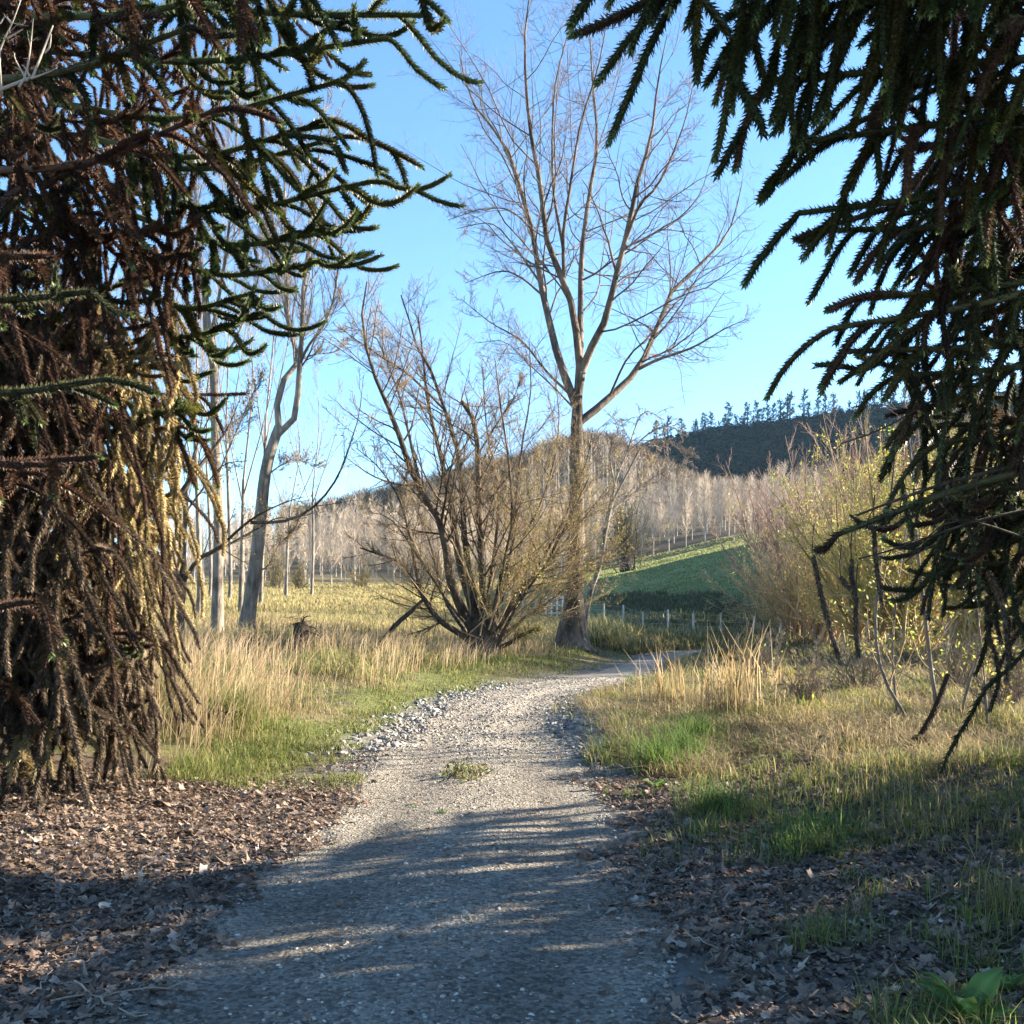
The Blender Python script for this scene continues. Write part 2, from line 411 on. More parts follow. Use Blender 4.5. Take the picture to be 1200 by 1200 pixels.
# the gravel road, a sheet just above the ground
def road_mat():
    m, nt, out = new_mat('gravel_road'); lk = nt.links.new
    a = N(nt, 'ShaderNodeAttribute', attribute_name='Col'); tc = N(nt, 'ShaderNodeTexCoord')
    n1 = N(nt, 'ShaderNodeTexNoise', Scale=60.0, Detail=6.0, Roughness=.75); n2 = N(nt, 'ShaderNodeTexNoise', Scale=1.3, Detail=7.0, Roughness=.6)
    vo = N(nt, 'ShaderNodeTexVoronoi', Scale=48.0); v2 = N(nt, 'ShaderNodeTexVoronoi', Scale=22.0)
    for n in (n1, n2, vo, v2): lk(tc.outputs['Object'], n.inputs['Vector'])
    sp = N(nt, 'ShaderNodeSeparateColor'); lk(vo.outputs['Color'], sp.inputs[0])
    r1 = N(nt, 'ShaderNodeMapRange'); lk(sp.outputs[0], r1.inputs[0]); r1.inputs[3].default_value = .5; r1.inputs[4].default_value = 1.5
    r2 = N(nt, 'ShaderNodeMapRange'); lk(n2.outputs[0], r2.inputs[0])
    for q, v in zip((1, 2, 3, 4), (.3, .7, .72, 1.25)): r2.inputs[q].default_value = v
    r3 = N(nt, 'ShaderNodeMapRange'); lk(n1.outputs[0], r3.inputs[0])
    for q, v in zip((1, 2, 3, 4), (.3, .7, .75, 1.22)): r3.inputs[q].default_value = v
    p1 = N(nt, 'ShaderNodeMath', operation='MULTIPLY'); lk(r1.outputs[0], p1.inputs[0]); lk(r2.outputs[0], p1.inputs[1])
    p2 = N(nt, 'ShaderNodeMath', operation='MULTIPLY'); lk(p1.outputs[0], p2.inputs[0]); lk(r3.outputs[0], p2.inputs[1])
    mx = N(nt, 'ShaderNodeVectorMath', operation='SCALE'); lk(a.outputs['Color'], mx.inputs[0]); lk(p2.outputs[0], mx.inputs['Scale'])
    bs = N(nt, 'ShaderNodeBsdfPrincipled', Roughness=.9); bs.inputs['Specular IOR Level'].default_value = .2
    lk(mx.outputs[0], bs.inputs['Base Color'])
    h = N(nt, 'ShaderNodeMath', operation='SUBTRACT'); lk(n1.outputs[0], h.inputs[0]); lk(vo.outputs['Distance'], h.inputs[1])
    h2 = N(nt, 'ShaderNodeMath', operation='SUBTRACT'); lk(h.outputs[0], h2.inputs[0]); lk(v2.outputs['Distance'], h2.inputs[1])
    bp = N(nt, 'ShaderNodeBump', Strength=1.0, Distance=.03); lk(h2.outputs[0], bp.inputs['Height']); lk(bp.outputs[0], bs.inputs['Normal'])
    lk(bs.outputs[0], out.inputs['Surface']); return m
rd = resample(ROAD, 560)
T = nrm(np.gradient(rd[:, :2], axis=0)); Nn = np.stack([T[:, 1], -T[:, 0]], 1)
uu = np.linspace(-1, 1, 31)
edge = rd[:, 2:3] * (1 + .10 * field(rd[:, 1:2] * 1.0 + np.sign(uu)[None] * 30, rd[:, 0:1] + 0 * uu[None], .5))
XY = rd[:, None, :2] + Nn[:, None] * (uu[None] * edge)[..., None]
zz = ground_z(XY[..., 0], XY[..., 1]) + .006 + .002 * field(XY[..., 0], XY[..., 1], .35)
dist = np.abs(uu)[None] * rd[:, 2:3]
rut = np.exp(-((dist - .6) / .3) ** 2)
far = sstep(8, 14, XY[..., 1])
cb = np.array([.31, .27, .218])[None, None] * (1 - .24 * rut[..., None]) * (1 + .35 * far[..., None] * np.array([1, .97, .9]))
zz = zz - .03 * sstep(.88, 1.0, np.abs(uu))[None]
V = np.concatenate([XY, zz[..., None]], -1).reshape(-1, 3)
q = (np.arange(len(rd) - 1)[:, None] * 31 + np.arange(30)[None]).ravel()
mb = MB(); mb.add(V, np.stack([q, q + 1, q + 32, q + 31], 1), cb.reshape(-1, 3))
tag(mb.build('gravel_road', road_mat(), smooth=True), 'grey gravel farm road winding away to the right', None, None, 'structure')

# ---------------------------------------------------------------- camera, sky, sun
cam = bpy.data.cameras.new('camera'); co = bpy.data.objects.new('camera', cam); COL.objects.link(co)
co.location = (0, 0, EYE); co.rotation_euler = (math.radians(90), 0, 0)
cam.sensor_width = 36; cam.lens = F_PX / 1200 * 36; cam.shift_y = (HOR - 600) / 1200
cam.clip_start = .05; cam.clip_end = 4000
SC.camera = co
SUN_EL, SUN_AZ = math.radians(17), math.radians(17)     # azimuth measured from the right towards straight ahead
w = bpy.data.worlds.new('World'); SC.world = w; w.use_nodes = True
nt = w.node_tree; bg = nt.nodes['Background']
sk = nt.nodes.new('ShaderNodeTexSky'); sk.sky_type = 'NISHITA'; sk.sun_disc = False
sk.sun_elevation = SUN_EL; sk.sun_rotation = math.pi / 2 - SUN_AZ; sk.air_density = .8; sk.dust_density = .15; sk.ozone_density = 2.2
hs = nt.nodes.new('ShaderNodeHueSaturation'); hs.inputs['Saturation'].default_value = 1.14
nt.links.new(sk.outputs[0], hs.inputs['Color']); nt.links.new(hs.outputs[0], bg.inputs[0]); bg.inputs[1].default_value = .074
sl = bpy.data.lights.new('sun', 'SUN'); so = bpy.data.objects.new('sun', sl); COL.objects.link(so)
sl.energy = 5.0; sl.angle = math.radians(.5); sl.color = (1, .895, .72)
SD = Vector((math.cos(SUN_EL) * math.cos(SUN_AZ), math.cos(SUN_EL) * math.sin(SUN_AZ), math.sin(SUN_EL)))
so.rotation_euler = SD.to_track_quat('Z', 'Y').to_euler(); so.location = (30, 10, 30)
SC.view_settings.view_transform = 'Standard'; SC.view_settings.look = 'None'; SC.view_settings.gamma = 1
SC.view_settings.exposure = 2.6
SC.render.resolution_x = SC.render.resolution_y = 1024
SC.cycles.max_bounces = 6; SC.cycles.diffuse_bounces = 3; SC.cycles.transmission_bounces = 3; SC.cycles.use_denoising = True
# ---------------------------------------------------------------- bare trees of the middle distance
def pack(lines, k): return np.stack([p for p, r in lines]), np.stack([r for p, r in lines])

def bare_tree(name, label, cat, base, trunk, limbs, rng, bark, twig, m1=10, m2=8, m3=5, ang=.7, up=.09, tw=.006, group=None,
              t1=(.2, .98), ln=(.38, .5, .55), flare=True, noise=.07, extra=None, sides=9, leaves=None, rs=1.0, roots=0):
    """trunk and limbs are traced centre lines; side branches and twigs grow from them"""
    t = thing(name, label, cat, base, group)
    mb = MB()
    for P, R in trunk: tubes(mb, P, R, 14, wob=.035, rng=rng)
    if roots:                                            # buttress roots running out into the turf
        a = np.arange(roots) / roots * 6.283 + rng.normal(0, .2, roots); o = np.stack([np.cos(a), np.sin(a), 0 * a], 1); b0 = np.array(base)
        r0, z0 = .18, 1.1
        Q = np.stack([b0 + o * r0 + [0, 0, z0], b0 + o * (r0 + .13) + [0, 0, z0 * .5], b0 + o * (r0 + .32) + [0, 0, .12], b0 + o * (r0 + .65) + [0, 0, -.1]], 1)
        Q = np.stack([resample(q + rng.normal(0, .03, (4, 3)), 10) for q in Q])
        tubes(mb, Q, np.linspace(.16, .09, 10)[None] * rng.uniform(.7, 1.25, (roots, 1)), 8, wob=.06, rng=rng)
    mb.build('trunk', bark, t, True)
    mb = MB(); k = 14
    P0, R0 = pack([(resample(p, k), resample(r[:, None], k)[:, 0]) for p, r in limbs], k); R0 = R0 * rs
    tubes(mb, P0, R0, sides, wob=.03, rng=rng)
    P1, R1 = spawn(rng, P0, R0, m1, t1[0], t1[1], ang, ln[0], 10, (0, 0, up), noise, .36, tw * 1.5)
    tubes(mb, P1, R1, 5)
    P2, R2 = spawn(rng, P1, R1, m2, .15, .98, ang * .95, ln[1], 6, (0, 0, up), noise * 1.2, .5, tw)
    P0b, R0b = spawn(rng, P0, R0, m1, .3, 1, ang * 1.1, ln[0] * .3, 6, (0, 0, up), noise * 1.2, .25, tw)
    P2 = np.concatenate([P2, P0b]); R2 = np.concatenate([R2, R0b])
    tubes(mb, P2, R2, 4)
    cw = mb.build('crown', bark, t, True)
    mb = MB()
    P3, R3 = spawn(rng, P2, R2, m3, .1, 1, ang, ln[2], 4, (0, 0, up * 1.2), noise * 1.3, .6, tw * .75)
    tubes(mb, P3, R3, 3)
    if extra: tubes(mb, extra[0], extra[1], 3)
    mb.build('twigs', twig, cw, True, org=t)
    if leaves:
        mb = MB(); n, size, cols, wts, sel = leaves
        tips = P3[:, -1]; tips = tips[sel(tips)]
        pk = tips[rng.integers(0, len(tips), n)] + rng.standard_normal((n, 3)) * .12
        leaf_quads(mb, pk, np.full(n, size), rng, mixc(rng, n, cols, wts), asp=.35)
        mb.build('foliage', M_LEAF, cw, org=t)
    return t

# tall bare poplar
rng = np.random.default_rng(11); D = 33.0
base = at(672, 760, D); base[2] = gz(base[0], D)
tk = traced([(670, 772), (671, 745), (673, 700), (675, 640), (676, 560), (676, 500), (677, 462)], D, 18, .34, .17, .8)
tk[1][:5] += np.array([.46, .30, .15, .06, .02])
lt = [
 ([(676, 478), (668, 458), (651, 408, .3), (640, 360, .6), (634, 333, .8), (623, 267, 1.2), (613, 233, 1.4), (597, 180, 1.8), (570, 140, 2), (550, 113, 2.2), (538, 60, 2.4)], .21, .02),
 ([(677, 465), (679, 425), (673, 375, -.3), (664, 336, -.6), (652, 312, -.8), (643, 293, -1), (633, 217, -1.3), (620, 143, -1.6), (615, 67, -1.9), (617, 20, -2.1), (627, -45, -2.3)], .20, .018),
 ([(677, 462), (680, 420), (680, 383, .5), (682, 293, 1), (692, 220, 1.4), (700, 167, 1.7), (694, 90, 2), (690, 10, 2.4)], .18, .018),
 ([(677, 465), (684, 425), (698, 398, -.5), (709, 375, -.9), (724, 315, -1.3), (737, 263, -1.6), (747, 213, -1.8), (763, 160, -2), (771, 95, -2.3), (782, 40, -2.6)], .21, .018),
 ([(676, 497), (688, 488), (713, 467, .5), (747, 433, 1), (763, 400, 1.2), (776, 370, 1.5), (790, 337, 1.8), (810, 320, 2), (853, 273, 2.6), (870, 213, 3)], .20, .018),
 ([(661, 325, -.7), (660, 273, -1.2), (667, 227, -1.5), (680, 147, -1.8), (697, 93, -2.2), (707, 50, -2.5), (715, -10, -2.8)], .09, .014),
 ([(660, 290, -.8), (648, 217, .2), (648, 133, .6), (653, 87, .8), (667, 33, 1), (676, -20, 1.2)], .08, .014),
 ([(730, 290, -1.4), (750, 240, -2), (772, 215, -2.6), (800, 150, -3.2), (812, 100, -3.6)], .085, .014),
 ([(747, 433, 1), (772, 421, .6), (812, 407, .4), (850, 385, .2), (880, 372, 0)], .09, .012),
 ([(713, 467, .5), (735, 420, -.6), (760, 395, -1.2), (815, 330, -1.8), (870, 300, -2.4)], .06, .012),
 ([(668, 462), (640, 435, -.5), (612, 400, -1), (575, 378, -1.4), (540, 350, -1.8)], .07, .012),
 ([(640, 350, .6), (610, 325, 1.2), (585, 318, 1.6), (545, 332, 2)], .06, .012),
 ([(674, 480), (650, 455, 1), (618, 425, 2), (590, 400, 2.6), (560, 402, 3)], .05, .012),
 ([(634, 333, .8), (600, 285, 1.4), (575, 262, 1.8), (535, 268, 2.2)], .06, .012),
 ([(623, 267, 1.2), (596, 246, 0), (565, 245, -.6), (525, 258, -1)], .05, .012),
 ([(613, 233, 1.4), (586, 178, 2), (566, 150, 2.4), (548, 100, 2.6)], .05, .012)]
limbs = [traced(p, D, 14, a, b, 1.15) for p, a, b in lt]
# short shoots all the way up the trunk
ep, er = spawn(rng, tk[0][None], tk[1][None], 190, .25, 1, 1.1, .075, 5, (0, 0, .1), .12, .05, .006)
ep2, er2 = spawn(rng, ep, er, 5, .2, 1, .7, .6, 4, (0, 0, .1), .12, .6, .005)
pk = bare_tree('bare_poplar', 'tall bare poplar with a flared trunk, highest tree beside the road bend', 'tree', base, [tk], limbs, rng, M_BARK, M_TWIG, 17, 11, 6, .9, .055, .0046, rs=.72,
          ln=(.50, .5, .55), noise=.12, roots=8)
mb = MB(); tubes(mb, ep, er, 4); tubes(mb, ep2, er2, 3); mb.build('side_shoots', M_TWIG, pk, True)

# many-stemmed willow
rng = np.random.default_rng(12); D = 28.0
base = at(568, 765, D); base[2] = gz(base[0], D)
W = [
 ([(559, 768), (551, 752), (538, 742, -.3), (517, 729, -.6), (503, 712, -.8), (492, 692, -1), (480, 675, -1.2), (467, 658, -1.4), (445, 650, -1.6), (422, 642, -1.8)], .17, .03),
 ([(560, 770), (552, 735), (541, 712, -.3), (530, 695, -.5), (524, 650, -.7), (513, 604, -1), (488, 567, -1.2), (467, 508, -1.5), (451, 467, -1.7), (432, 421, -2), (424, 362, -2.2), (430, 330, -2.4)], .25, .03),
 ([(563, 770), (556, 720), (546, 690, .4), (538, 658, .7), (531, 610, 1), (524, 567, 1.2), (513, 521, 1.5), (501, 470, 1.7), (496, 420, 1.9), (490, 370, 2)], .22, .03),
 ([(563, 768), (555, 700, .2), (545, 640, .4), (541, 570, .6), (534, 517, .8), (520, 479, 1), (508, 440, 1.2), (492, 415, 1.3), (478, 370, 1.5), (470, 346, 1.6)], .2, .03),
 ([(569, 770), (567, 735), (565, 675, -.2), (562, 608, -.4), (560, 540, -.6), (557, 500, -.6), (549, 480, -.7), (541, 470, -.7)], .19, .10),
 ([(575, 768), (576, 735), (586, 690, .4), (600, 640, .6), (605, 583, 1), (612, 520, 1.2), (622, 460, 1.4), (620, 400, 1.6)], .1, .02),
 ([(577, 768), (588, 732, .4), (607, 690, .8), (630, 675, 1), (650, 650, 1.2), (667, 629, 1.5), (690, 600, 1.8), (713, 570, 2)], .12, .02),
 ([(577, 766), (590, 740, -.4), (612, 700, -.8), (640, 660, -1.2), (665, 612, -1.6), (690, 560, -2)], .1, .02),
 ([(573, 768), (578, 720, -.6), (590, 660, -1), (600, 610, -1.3), (596, 540, -1.6), (586, 470, -1.9), (580, 420, -2)], .1, .02),
 ([(570, 768), (572, 700, .6), (580, 640, 1), (584, 580, 1.2), (570, 500, 1.6), (566, 430, 1.8)], .09, .02),
 ([(492, 692, -1), (480, 630, -1.4), (467, 583, -1.6), (442, 546, -1.8), (417, 525, -2)], .08, .015),
 ([(492, 567, -1.2), (470, 470, -.4), (455, 430, 0), (440, 395, .3), (412, 385, .5)], .08, .015),
 ([(520, 479, 1), (480, 440, .6), (450, 420, .2), (420, 400, 0), (400, 385, 0)], .07, .015),
 ([(580, 762), (600, 752), (616, 742, -.2), (634, 738, -.3)], .13, .04),
 ([(558, 762), (546, 742, .6), (520, 700, 1.2), (505, 640, 1.6), (490, 600, 2), (470, 560, 2.4)], .1, .02),
 ([(580, 752), (610, 728, .4), (650, 700, .8), (690, 662, 1.2), (722, 640, 1.6)], .09, .015),
 ([(578, 745), (620, 682, -.5), (655, 620, -.9), (686, 545, -1.3), (695, 500, -1.5)], .09, .015),
 ([(576, 745), (604, 650, .6), (640, 575, 1), (655, 500, 1.4), (650, 440, 1.7)], .09, .015),
 ([(560, 745), (530, 712, -.8), (495, 660, -1.4), (460, 610, -2), (432, 600, -2.4)], .08, .015),
 ([(560, 533, -.6), (580, 500, -.8), (600, 470, -1), (612, 440, -1.2)], .05, .015)]
limbs = [traced(p, D, 14, a, b, .8) for p, a, b in W]
st = traced([(567, 786), (567, 768), (567, 752), (567, 735), (566, 722)], D, 10, .56, .36)
st[1][:3] += np.array([.22, .12, .05])
cl = base + np.array([0, 0, .9])
n = 42                                                  # whippy rods fanning out of the old pollard head
an = rng.random(n) * 6.283; op = np.abs(rng.normal(.9, .36, n))
rods = grow(rng, cl + rng.standard_normal((n, 3)) * np.array([.4, .4, .45]), np.stack([np.sin(op) * np.cos(an) + .12, np.sin(op) * np.sin(an), np.cos(op)], 1), rng.uniform(2.5, 6.5, n), 10, (0, 0, .035), .045)
rodr = rng.uniform(.012, .030, n)[:, None] * (1 - .8 * np.linspace(0, 1, 10))[None]
rt, rtr = spawn(rng, rods, rodr, 9, .2, 1, .5, .32, 6, (0, 0, .06), .08, .5, .006)
rt2, rt2r = spawn(rng, rt, rtr, 4, .2, 1, .5, .5, 4, (0, 0, .06), .1, .6, .005)
wl = bare_tree('pollard_willow', 'old spreading willow with many dark stems from one stump left of the tall poplar', 'tree', base, [st], limbs, rng, M_WBARK, M_WTWIG, 24, 11, 7, .78, .05, .005, rs=.62,
          ln=(.40, .48, .55), extra=(rt2, rt2r), t1=(.3, .98),
          leaves=(4200, .06, [(.30, .26, .05), (.22, .22, .05), (.30, .17, .05)], [.5, .3, .2], lambda t: (t[:, 2] < 6.2) & (t[:, 2] < 5.2 + 1.2 * (t[:, 0] + .2))))
mb = MB(); tubes(mb, rods, rodr, 5); tubes(mb, rt, rtr, 4); mb.build('rods', M_WTWIG, wl, True)
mb = MB(); pk = np.concatenate([rt[:, 3:].reshape(-1, 3), rt2[:, -1]])
pk = pk[(pk[:, 0] > base[0] - .6) & (pk[:, 2] < 6.5)]; pk = pk[rng.integers(0, len(pk), 12000)] + rng.standard_normal((12000, 3)) * .06
leaf_quads(mb, pk, np.full(12000, .055), rng, mixc(rng, 12000, [(.38, .30, .09), (.30, .27, .08), (.38, .25, .10)]), asp=.35)
mb.build('yellow_leaves', M_LEAF, wl)

# the trees on the left bank
def left_tree(label, D, seed, trunk, r, limbs, tw=.006, m=(22, 12, 8), bark=M_GREYBARK, twig=M_TWIG, leaves=None, ln=(.36, .45, .5), ang=.6, up=.1):
    rng = np.random.default_rng(seed)
    b = at(trunk[0][0], trunk[0][1], D); b[2] = gz(b[0], D)
    T = traced(trunk, D, 14, r[0] * .66, r[1] * .66, .7); T[0][0, 2] = b[2] - .15; T[1][:2] += np.array([.12, .05]) * r[0] * 2
    L = [traced(p, D, 14, a, e, .8) for p, a, e in limbs]
    return bare_tree('bare_tree', label, 'tree', b, [T], L, rng, bark, twig, m[0], m[1], m[2], ang, up, tw, 'bare trees on the left bank', ln=ln, leaves=leaves, rs=.62)

YL = [(.33, .24, .06), (.36, .2, .07), (.25, .22, .06)]
left_tree('leaning bare tree with forked trunk, right-hand one of the pair above the grass', 30, 21,
  [(287, 748), (294, 700), (301, 650), (306, 600), (312, 549), (320, 520), (327, 500)], (.34, .22),
  [([(327, 505), (325, 470), (330, 448), (344, 440, .3), (350, 417, .4), (345, 402, .5), (338, 375, .6), (336, 333, .8), (334, 233, 1.2), (330, 150, 1.6)], .17, .02),
   ([(325, 510), (339, 500), (347, 480, -.3), (351, 430, -.5), (354, 390, -.7), (356, 333, -1), (366, 260, -1.3), (372, 200, -1.6), (380, 120, -2)], .16, .02),
   ([(352, 425, -.5), (361, 406, -.9), (380, 380, -1.2), (391, 350, -1.5), (398, 300, -1.8), (405, 240, -2)], .08, .015),
   ([(340, 395, .6), (330, 340, 1.4), (322, 290, 1.8), (318, 220, 2.2)], .07, .015),
   ([(336, 350, .7), (315, 300, .4), (300, 230, .2), (290, 160, 0)], .06, .015),
   ([(352, 420, -.5), (372, 415, .4), (392, 412, .8), (410, 400, 1.2)], .05, .012),
   ([(302, 670), (315, 662, -.3), (326, 640, -.5), (345, 620, -.7), (352, 600, -.9)], .05, .012),
   ([(310, 560), (330, 545, .5), (352, 540, 1), (380, 548, 1.5)], .04, .01)],
  leaves=(500, .1, YL, None, lambda t: t[:, 2] < 9.5))
left_tree('straight grey bare trunk, left-hand one of the pair above the grass', 31, 22,
  [(254, 740), (255, 700), (256, 612), (253, 530), (250, 425), (244, 387), (240, 340)], (.26, .15),
  [([(241, 390), (238, 330), (232, 270, .4), (228, 200, .7), (220, 120, 1), (215, 60, 1.3)], .12, .02),
   ([(246, 400), (258, 340, -.4), (268, 270, -.8), (275, 190, -1.2), (282, 90, -1.6)], .1, .02),
   ([(250, 440), (275, 400, .4), (296, 350, .8), (308, 300, 1.2), (312, 240, 1.5)], .07, .015),
   ([(252, 500), (230, 460, -.5), (212, 410, -1), (200, 360, -1.4)], .06, .015),
   ([(254, 560), (275, 510, -.6), (292, 470, -1), (306, 440, -1.4)], .05, .012)],
  leaves=(700, .1, YL, None, lambda t: t[:, 2] < 9))
left_tree('dark low tree throwing one long arching limb across the two grey trunks', 26, 23,
  [(207, 745), (208, 715), (211, 690), (214, 672)], (.3, .2),
  [([(213, 685), (232, 656, -.3), (256, 642, -.6), (294, 609, -.9), (331, 590, -1.1), (357, 582, -1.3)], .11, .012),
   ([(240, 652, -.4), (270, 637, -.1), (301, 620, .2), (325, 607, .3), (347, 609, .4)], .07, .012),
   ([(294, 612, -.9), (325, 612, -.5), (350, 605, -.3), (372, 590, 0), (390, 568, .2), (402, 545, .3), (412, 515, .5), (421, 485, .6), (426, 440, .8)], .07, .012),
   ([(213, 680), (216, 630, .3), (218, 575, .5), (228, 530, .8), (240, 500, 1), (255, 470, 1.2)], .13, .015),
   ([(212, 685), (198, 640, -.4), (190, 590, -.7), (185, 540, -1), (188, 480, -1.2)], .11, .015),
   ([(218, 600, .4), (240, 570, -.2), (262, 545, -.5), (290, 540, -.8)], .05, .012)], .006, (8, 6, 5), M_WBARK, M_WTWIG,
  leaves=(900, .09, YL, None, lambda t: t[:, 2] < 7), ang=.75, up=.06)
left_tree('dark leaning tree close behind the monkey puzzle curtain of dead fronds', 22, 24,
  [(162, 760), (163, 690), (172, 655), (180, 633), (197, 600), (213, 577)], (.22, .12),
  [([(213, 577), (230, 552), (247, 530, .3), (268, 500, .6), (280, 470, .8)], .1, .015),
   ([(205, 590), (200, 560, -.4), (206, 520, -.8), (214, 470, -1.1), (210, 420, -1.4)], .09, .015),
   ([(172, 660), (150, 610, .3), (140, 560, .6), (135, 510, .9)], .08, .015)], .005, (8, 6, 4), M_DARKBARK, M_WTWIG)
for i, (px, py, D, tops, lab) in enumerate([
   (281, 735, 44, (290, 350), 'slim pale bare tree standing behind the gap between the paired grey trunks'),
   (232, 728, 40, (225, 260), 'slim bare tree just left of the straight grey trunk'),
   (335, 700, 70, (345, 470), 'small bare tree out in the dry field beyond the leaning tree'),
   (305, 722, 52, (318, 215), 'slim pale bare tree rising just behind the leaning forked tree'),
   (268, 722, 56, (262, 240), 'far slim bare tree right behind the straight grey trunk'),
   (212, 724, 50, (205, 330), 'far slim bare tree left of the paired trunks behind the low dark tree'),
   (365, 704, 74, (368, 420), 'far small bare tree alone in the field right of the leaning tree'),
   (245, 716, 64, (238, 300), 'farthest slim bare tree seen between the paired grey trunks and the fans'),
   (190, 730, 42, (175, 300), 'slim bare tree mostly hidden behind the left monkey puzzle fans')]):
    x0, y0 = px, py; tx, ty = tops; mid = (x0 + tx) / 2
    left_tree(lab, D, 60 + i, [(x0, y0), (x0 + 2, y0 - 60), (mid, (y0 * .55 + ty * .45))], (.17, .10),
      [([(mid, y0 * .55 + ty * .45), (tx + 6, ty * .75 + y0 * .25, .5), (tx, ty, 1)], .08, .015),
       ([(mid, y0 * .6 + ty * .4), (tx + 26, ty * .7 + y0 * .3, -1), (tx + 34, ty * .9 + y0 * .1, -1.6)], .06, .015),
       ([(mid, y0 * .64 + ty * .36), (tx - 30, ty * .7 + y0 * .3, 1), (tx - 40, ty * .95 + y0 * .05, 1.6)], .06, .015)],
      .008, (9, 7, 4), M_GREYBARK, M_TWIG, ln=(.5, .45, .5), up=.14)

# pale gnarled tree behind the poplar
rng = np.random.default_rng(14); D = 37.0
b = at(684, 752, D); b[2] = gz(b[0], D)
tk = traced([(684, 756), (687, 720), (693, 690), (702, 665), (710, 620), (718, 580)], D, 14, .11, .08)
G = [([(718, 585), (722, 560), (735, 530, .4), (745, 500, .8), (756, 482, 1), (775, 490, 1.4)], .1, .02),
     ([(716, 590), (735, 555, -.5), (755, 520, -1), (780, 515, -1.4), (800, 530, -1.8), (815, 525, -2)], .09, .02),
     ([(714, 600), (740, 580, .6), (765, 560, 1), (790, 548, 1.4), (812, 540, 1.8)], .07, .02),
     ([(720, 570), (715, 530, -.6), (725, 500, -1), (712, 485, -1.4)], .07, .02),
     ([(702, 660), (720, 662, -.3), (735, 655, -.6), (748, 640, -.9)], .06, .02),
     ([(735, 530, .4), (765, 505, .1), (785, 500, 0), (805, 512, -.3)], .06, .02),
     ([(690, 700), (702, 690, .5), (712, 678, .8)], .05, .02)]
bare_tree('gnarled_tree', 'pale gnarled leafless tree with curling twigs behind the tall poplar trunk', 'tree', b, [tk], [traced(p, D, 14, a, e) for p, a, e in G], rng, M_GREYBARK, M_TWIG,
          14, 8, 6, .9, -.02, .009, ln=(.42, .55, .5), noise=.22, rs=.55)
# ---------------------------------------------------------------- shrub thickets on the right
def make_shrub(name, label, cat, loc, seed, h, spread, nst, twc, leafc, nleaf, group, leafh=.6, tw=.006):
    rng = np.random.default_rng(seed); t = thing(name, label, cat, loc, group)
    b = np.array(loc)
    an = rng.random(nst) * 6.283; op = np.abs(rng.normal(0, spread, nst))
    S = grow(rng, b + rng.standard_normal((nst, 3)) * np.array([.35, .35, .0]) * h / 6, np.stack([np.sin(op) * np.cos(an), np.sin(op) * np.sin(an), np.cos(op)], 1),
             h * rng.uniform(.6, 1.08, nst), 12, (0, 0, .03), .07)
    R = (h * .009 * rng.uniform(.5, 1.3, nst))[:, None] * (1 - .85 * np.linspace(0, 1, 12))[None]
    mb = MB(); tubes(mb, S, R, 6, np.array(twc) * .55); mb.build('stems', M_TWIGC, t, True)
    A, AR = spawn(rng, S, R, 14, .15, .98, .75, .36, 7, (0, 0, .09), .08, .5, tw * 1.4)
    Bq, BR = spawn(rng, A, AR, 8, .1, 1, .55, .5, 5, (0, 0, .1), .1, .6, tw)
    mb = MB(); cb = np.array(twc) * (1 + .2 * rng.standard_normal((len(Bq), 1))).clip(.5, 1.6)
    tubes(mb, A, AR, 4, np.array(twc) * .8); tubes(mb, Bq, BR, 3, cb); mb.build('twigs', M_TWIGC, t)
    if nleaf:
        mb = MB(); pk = Bq[:, 2:].reshape(-1, 3); pk = pk[pk[:, 2] < b[2] + h * leafh]
        pk = pk[rng.integers(0, len(pk), nleaf)] + rng.standard_normal((nleaf, 3)) * .08
        leaf_quads(mb, pk, np.full(nleaf, .10), rng, mixc(rng, nleaf, leafc), asp=.45); mb.build('foliage', M_LEAF, t)
    return t

PINK, TAN, GOLD = (.48, .30, .21), (.50, .36, .21), (.48, .36, .15)
YG = [(.34, .36, .07), (.27, .33, .06), (.42, .36, .08), (.36, .26, .09)]
protos = {}
shr = [  # px, D, height, kind, stems, leaves, label
 (925, 62, 10.0, PINK, 40, 0, 'pink-twigged bare willow, tallest clump against the dark wooded hill left of the hanging fronds'),
 (985, 58, 11.2, PINK, 40, 0, 'pink-twigged bare willow rising behind the hanging dead fronds'),
 (1060, 55, 12.4, PINK, 40, 0, 'high pink-topped bare willow seen through the right monkey puzzle'),
 (1150, 52, 12, TAN, 40, 4500, 'tan bare willow furthest back at the right edge'),
 (928, 46, 5.6, TAN, 40, 2600, 'low tan willow bush at the foot of the green slope'),
 (968, 44, 7.6, TAN, 34, 5000, 'tan willow bush with sparse yellow leaves left of the hanging fronds'),
 (1012, 40, 8.2, GOLD, 34, 9000, 'golden-leaved willow bush directly behind the hanging dead fronds'),
 (1060, 37, 8.8, GOLD, 34, 13000, 'yellow-green leafy willow bush behind the thin saplings'),
 (1140, 34, 8.4, GOLD, 34, 13000, 'bright yellow-green willow bush at the right edge behind saplings'),
 (1215, 31, 8, GOLD, 40, 7000, 'yellow-green willow bush cut off by the right edge')]
for i, (px, D, h, col, ns, nl, lab) in enumerate(shr):
    x = (px - 600) / F_PX * D
    make_shrub('willow_bush', lab, 'bush', (x, D, gz(x, D) - .05), 200 + i, h, .5 if h < 9 else .36, ns, col, YG, nl, 'willow bushes on the right flat', .95 if nl > 4000 else .7, .007 if D < 45 else .010)
make_shrub('dark_bush', 'dark brownish evergreen bush behind the gnarled tree at the paddock edge', 'bush', (13.0, 112, gz(13., 112) - .1), 230, 9.0, .36, 26, (.10, .085, .05), [(.06, .06, .025), (.09, .075, .03)], 5200, None, 1.0, .018)
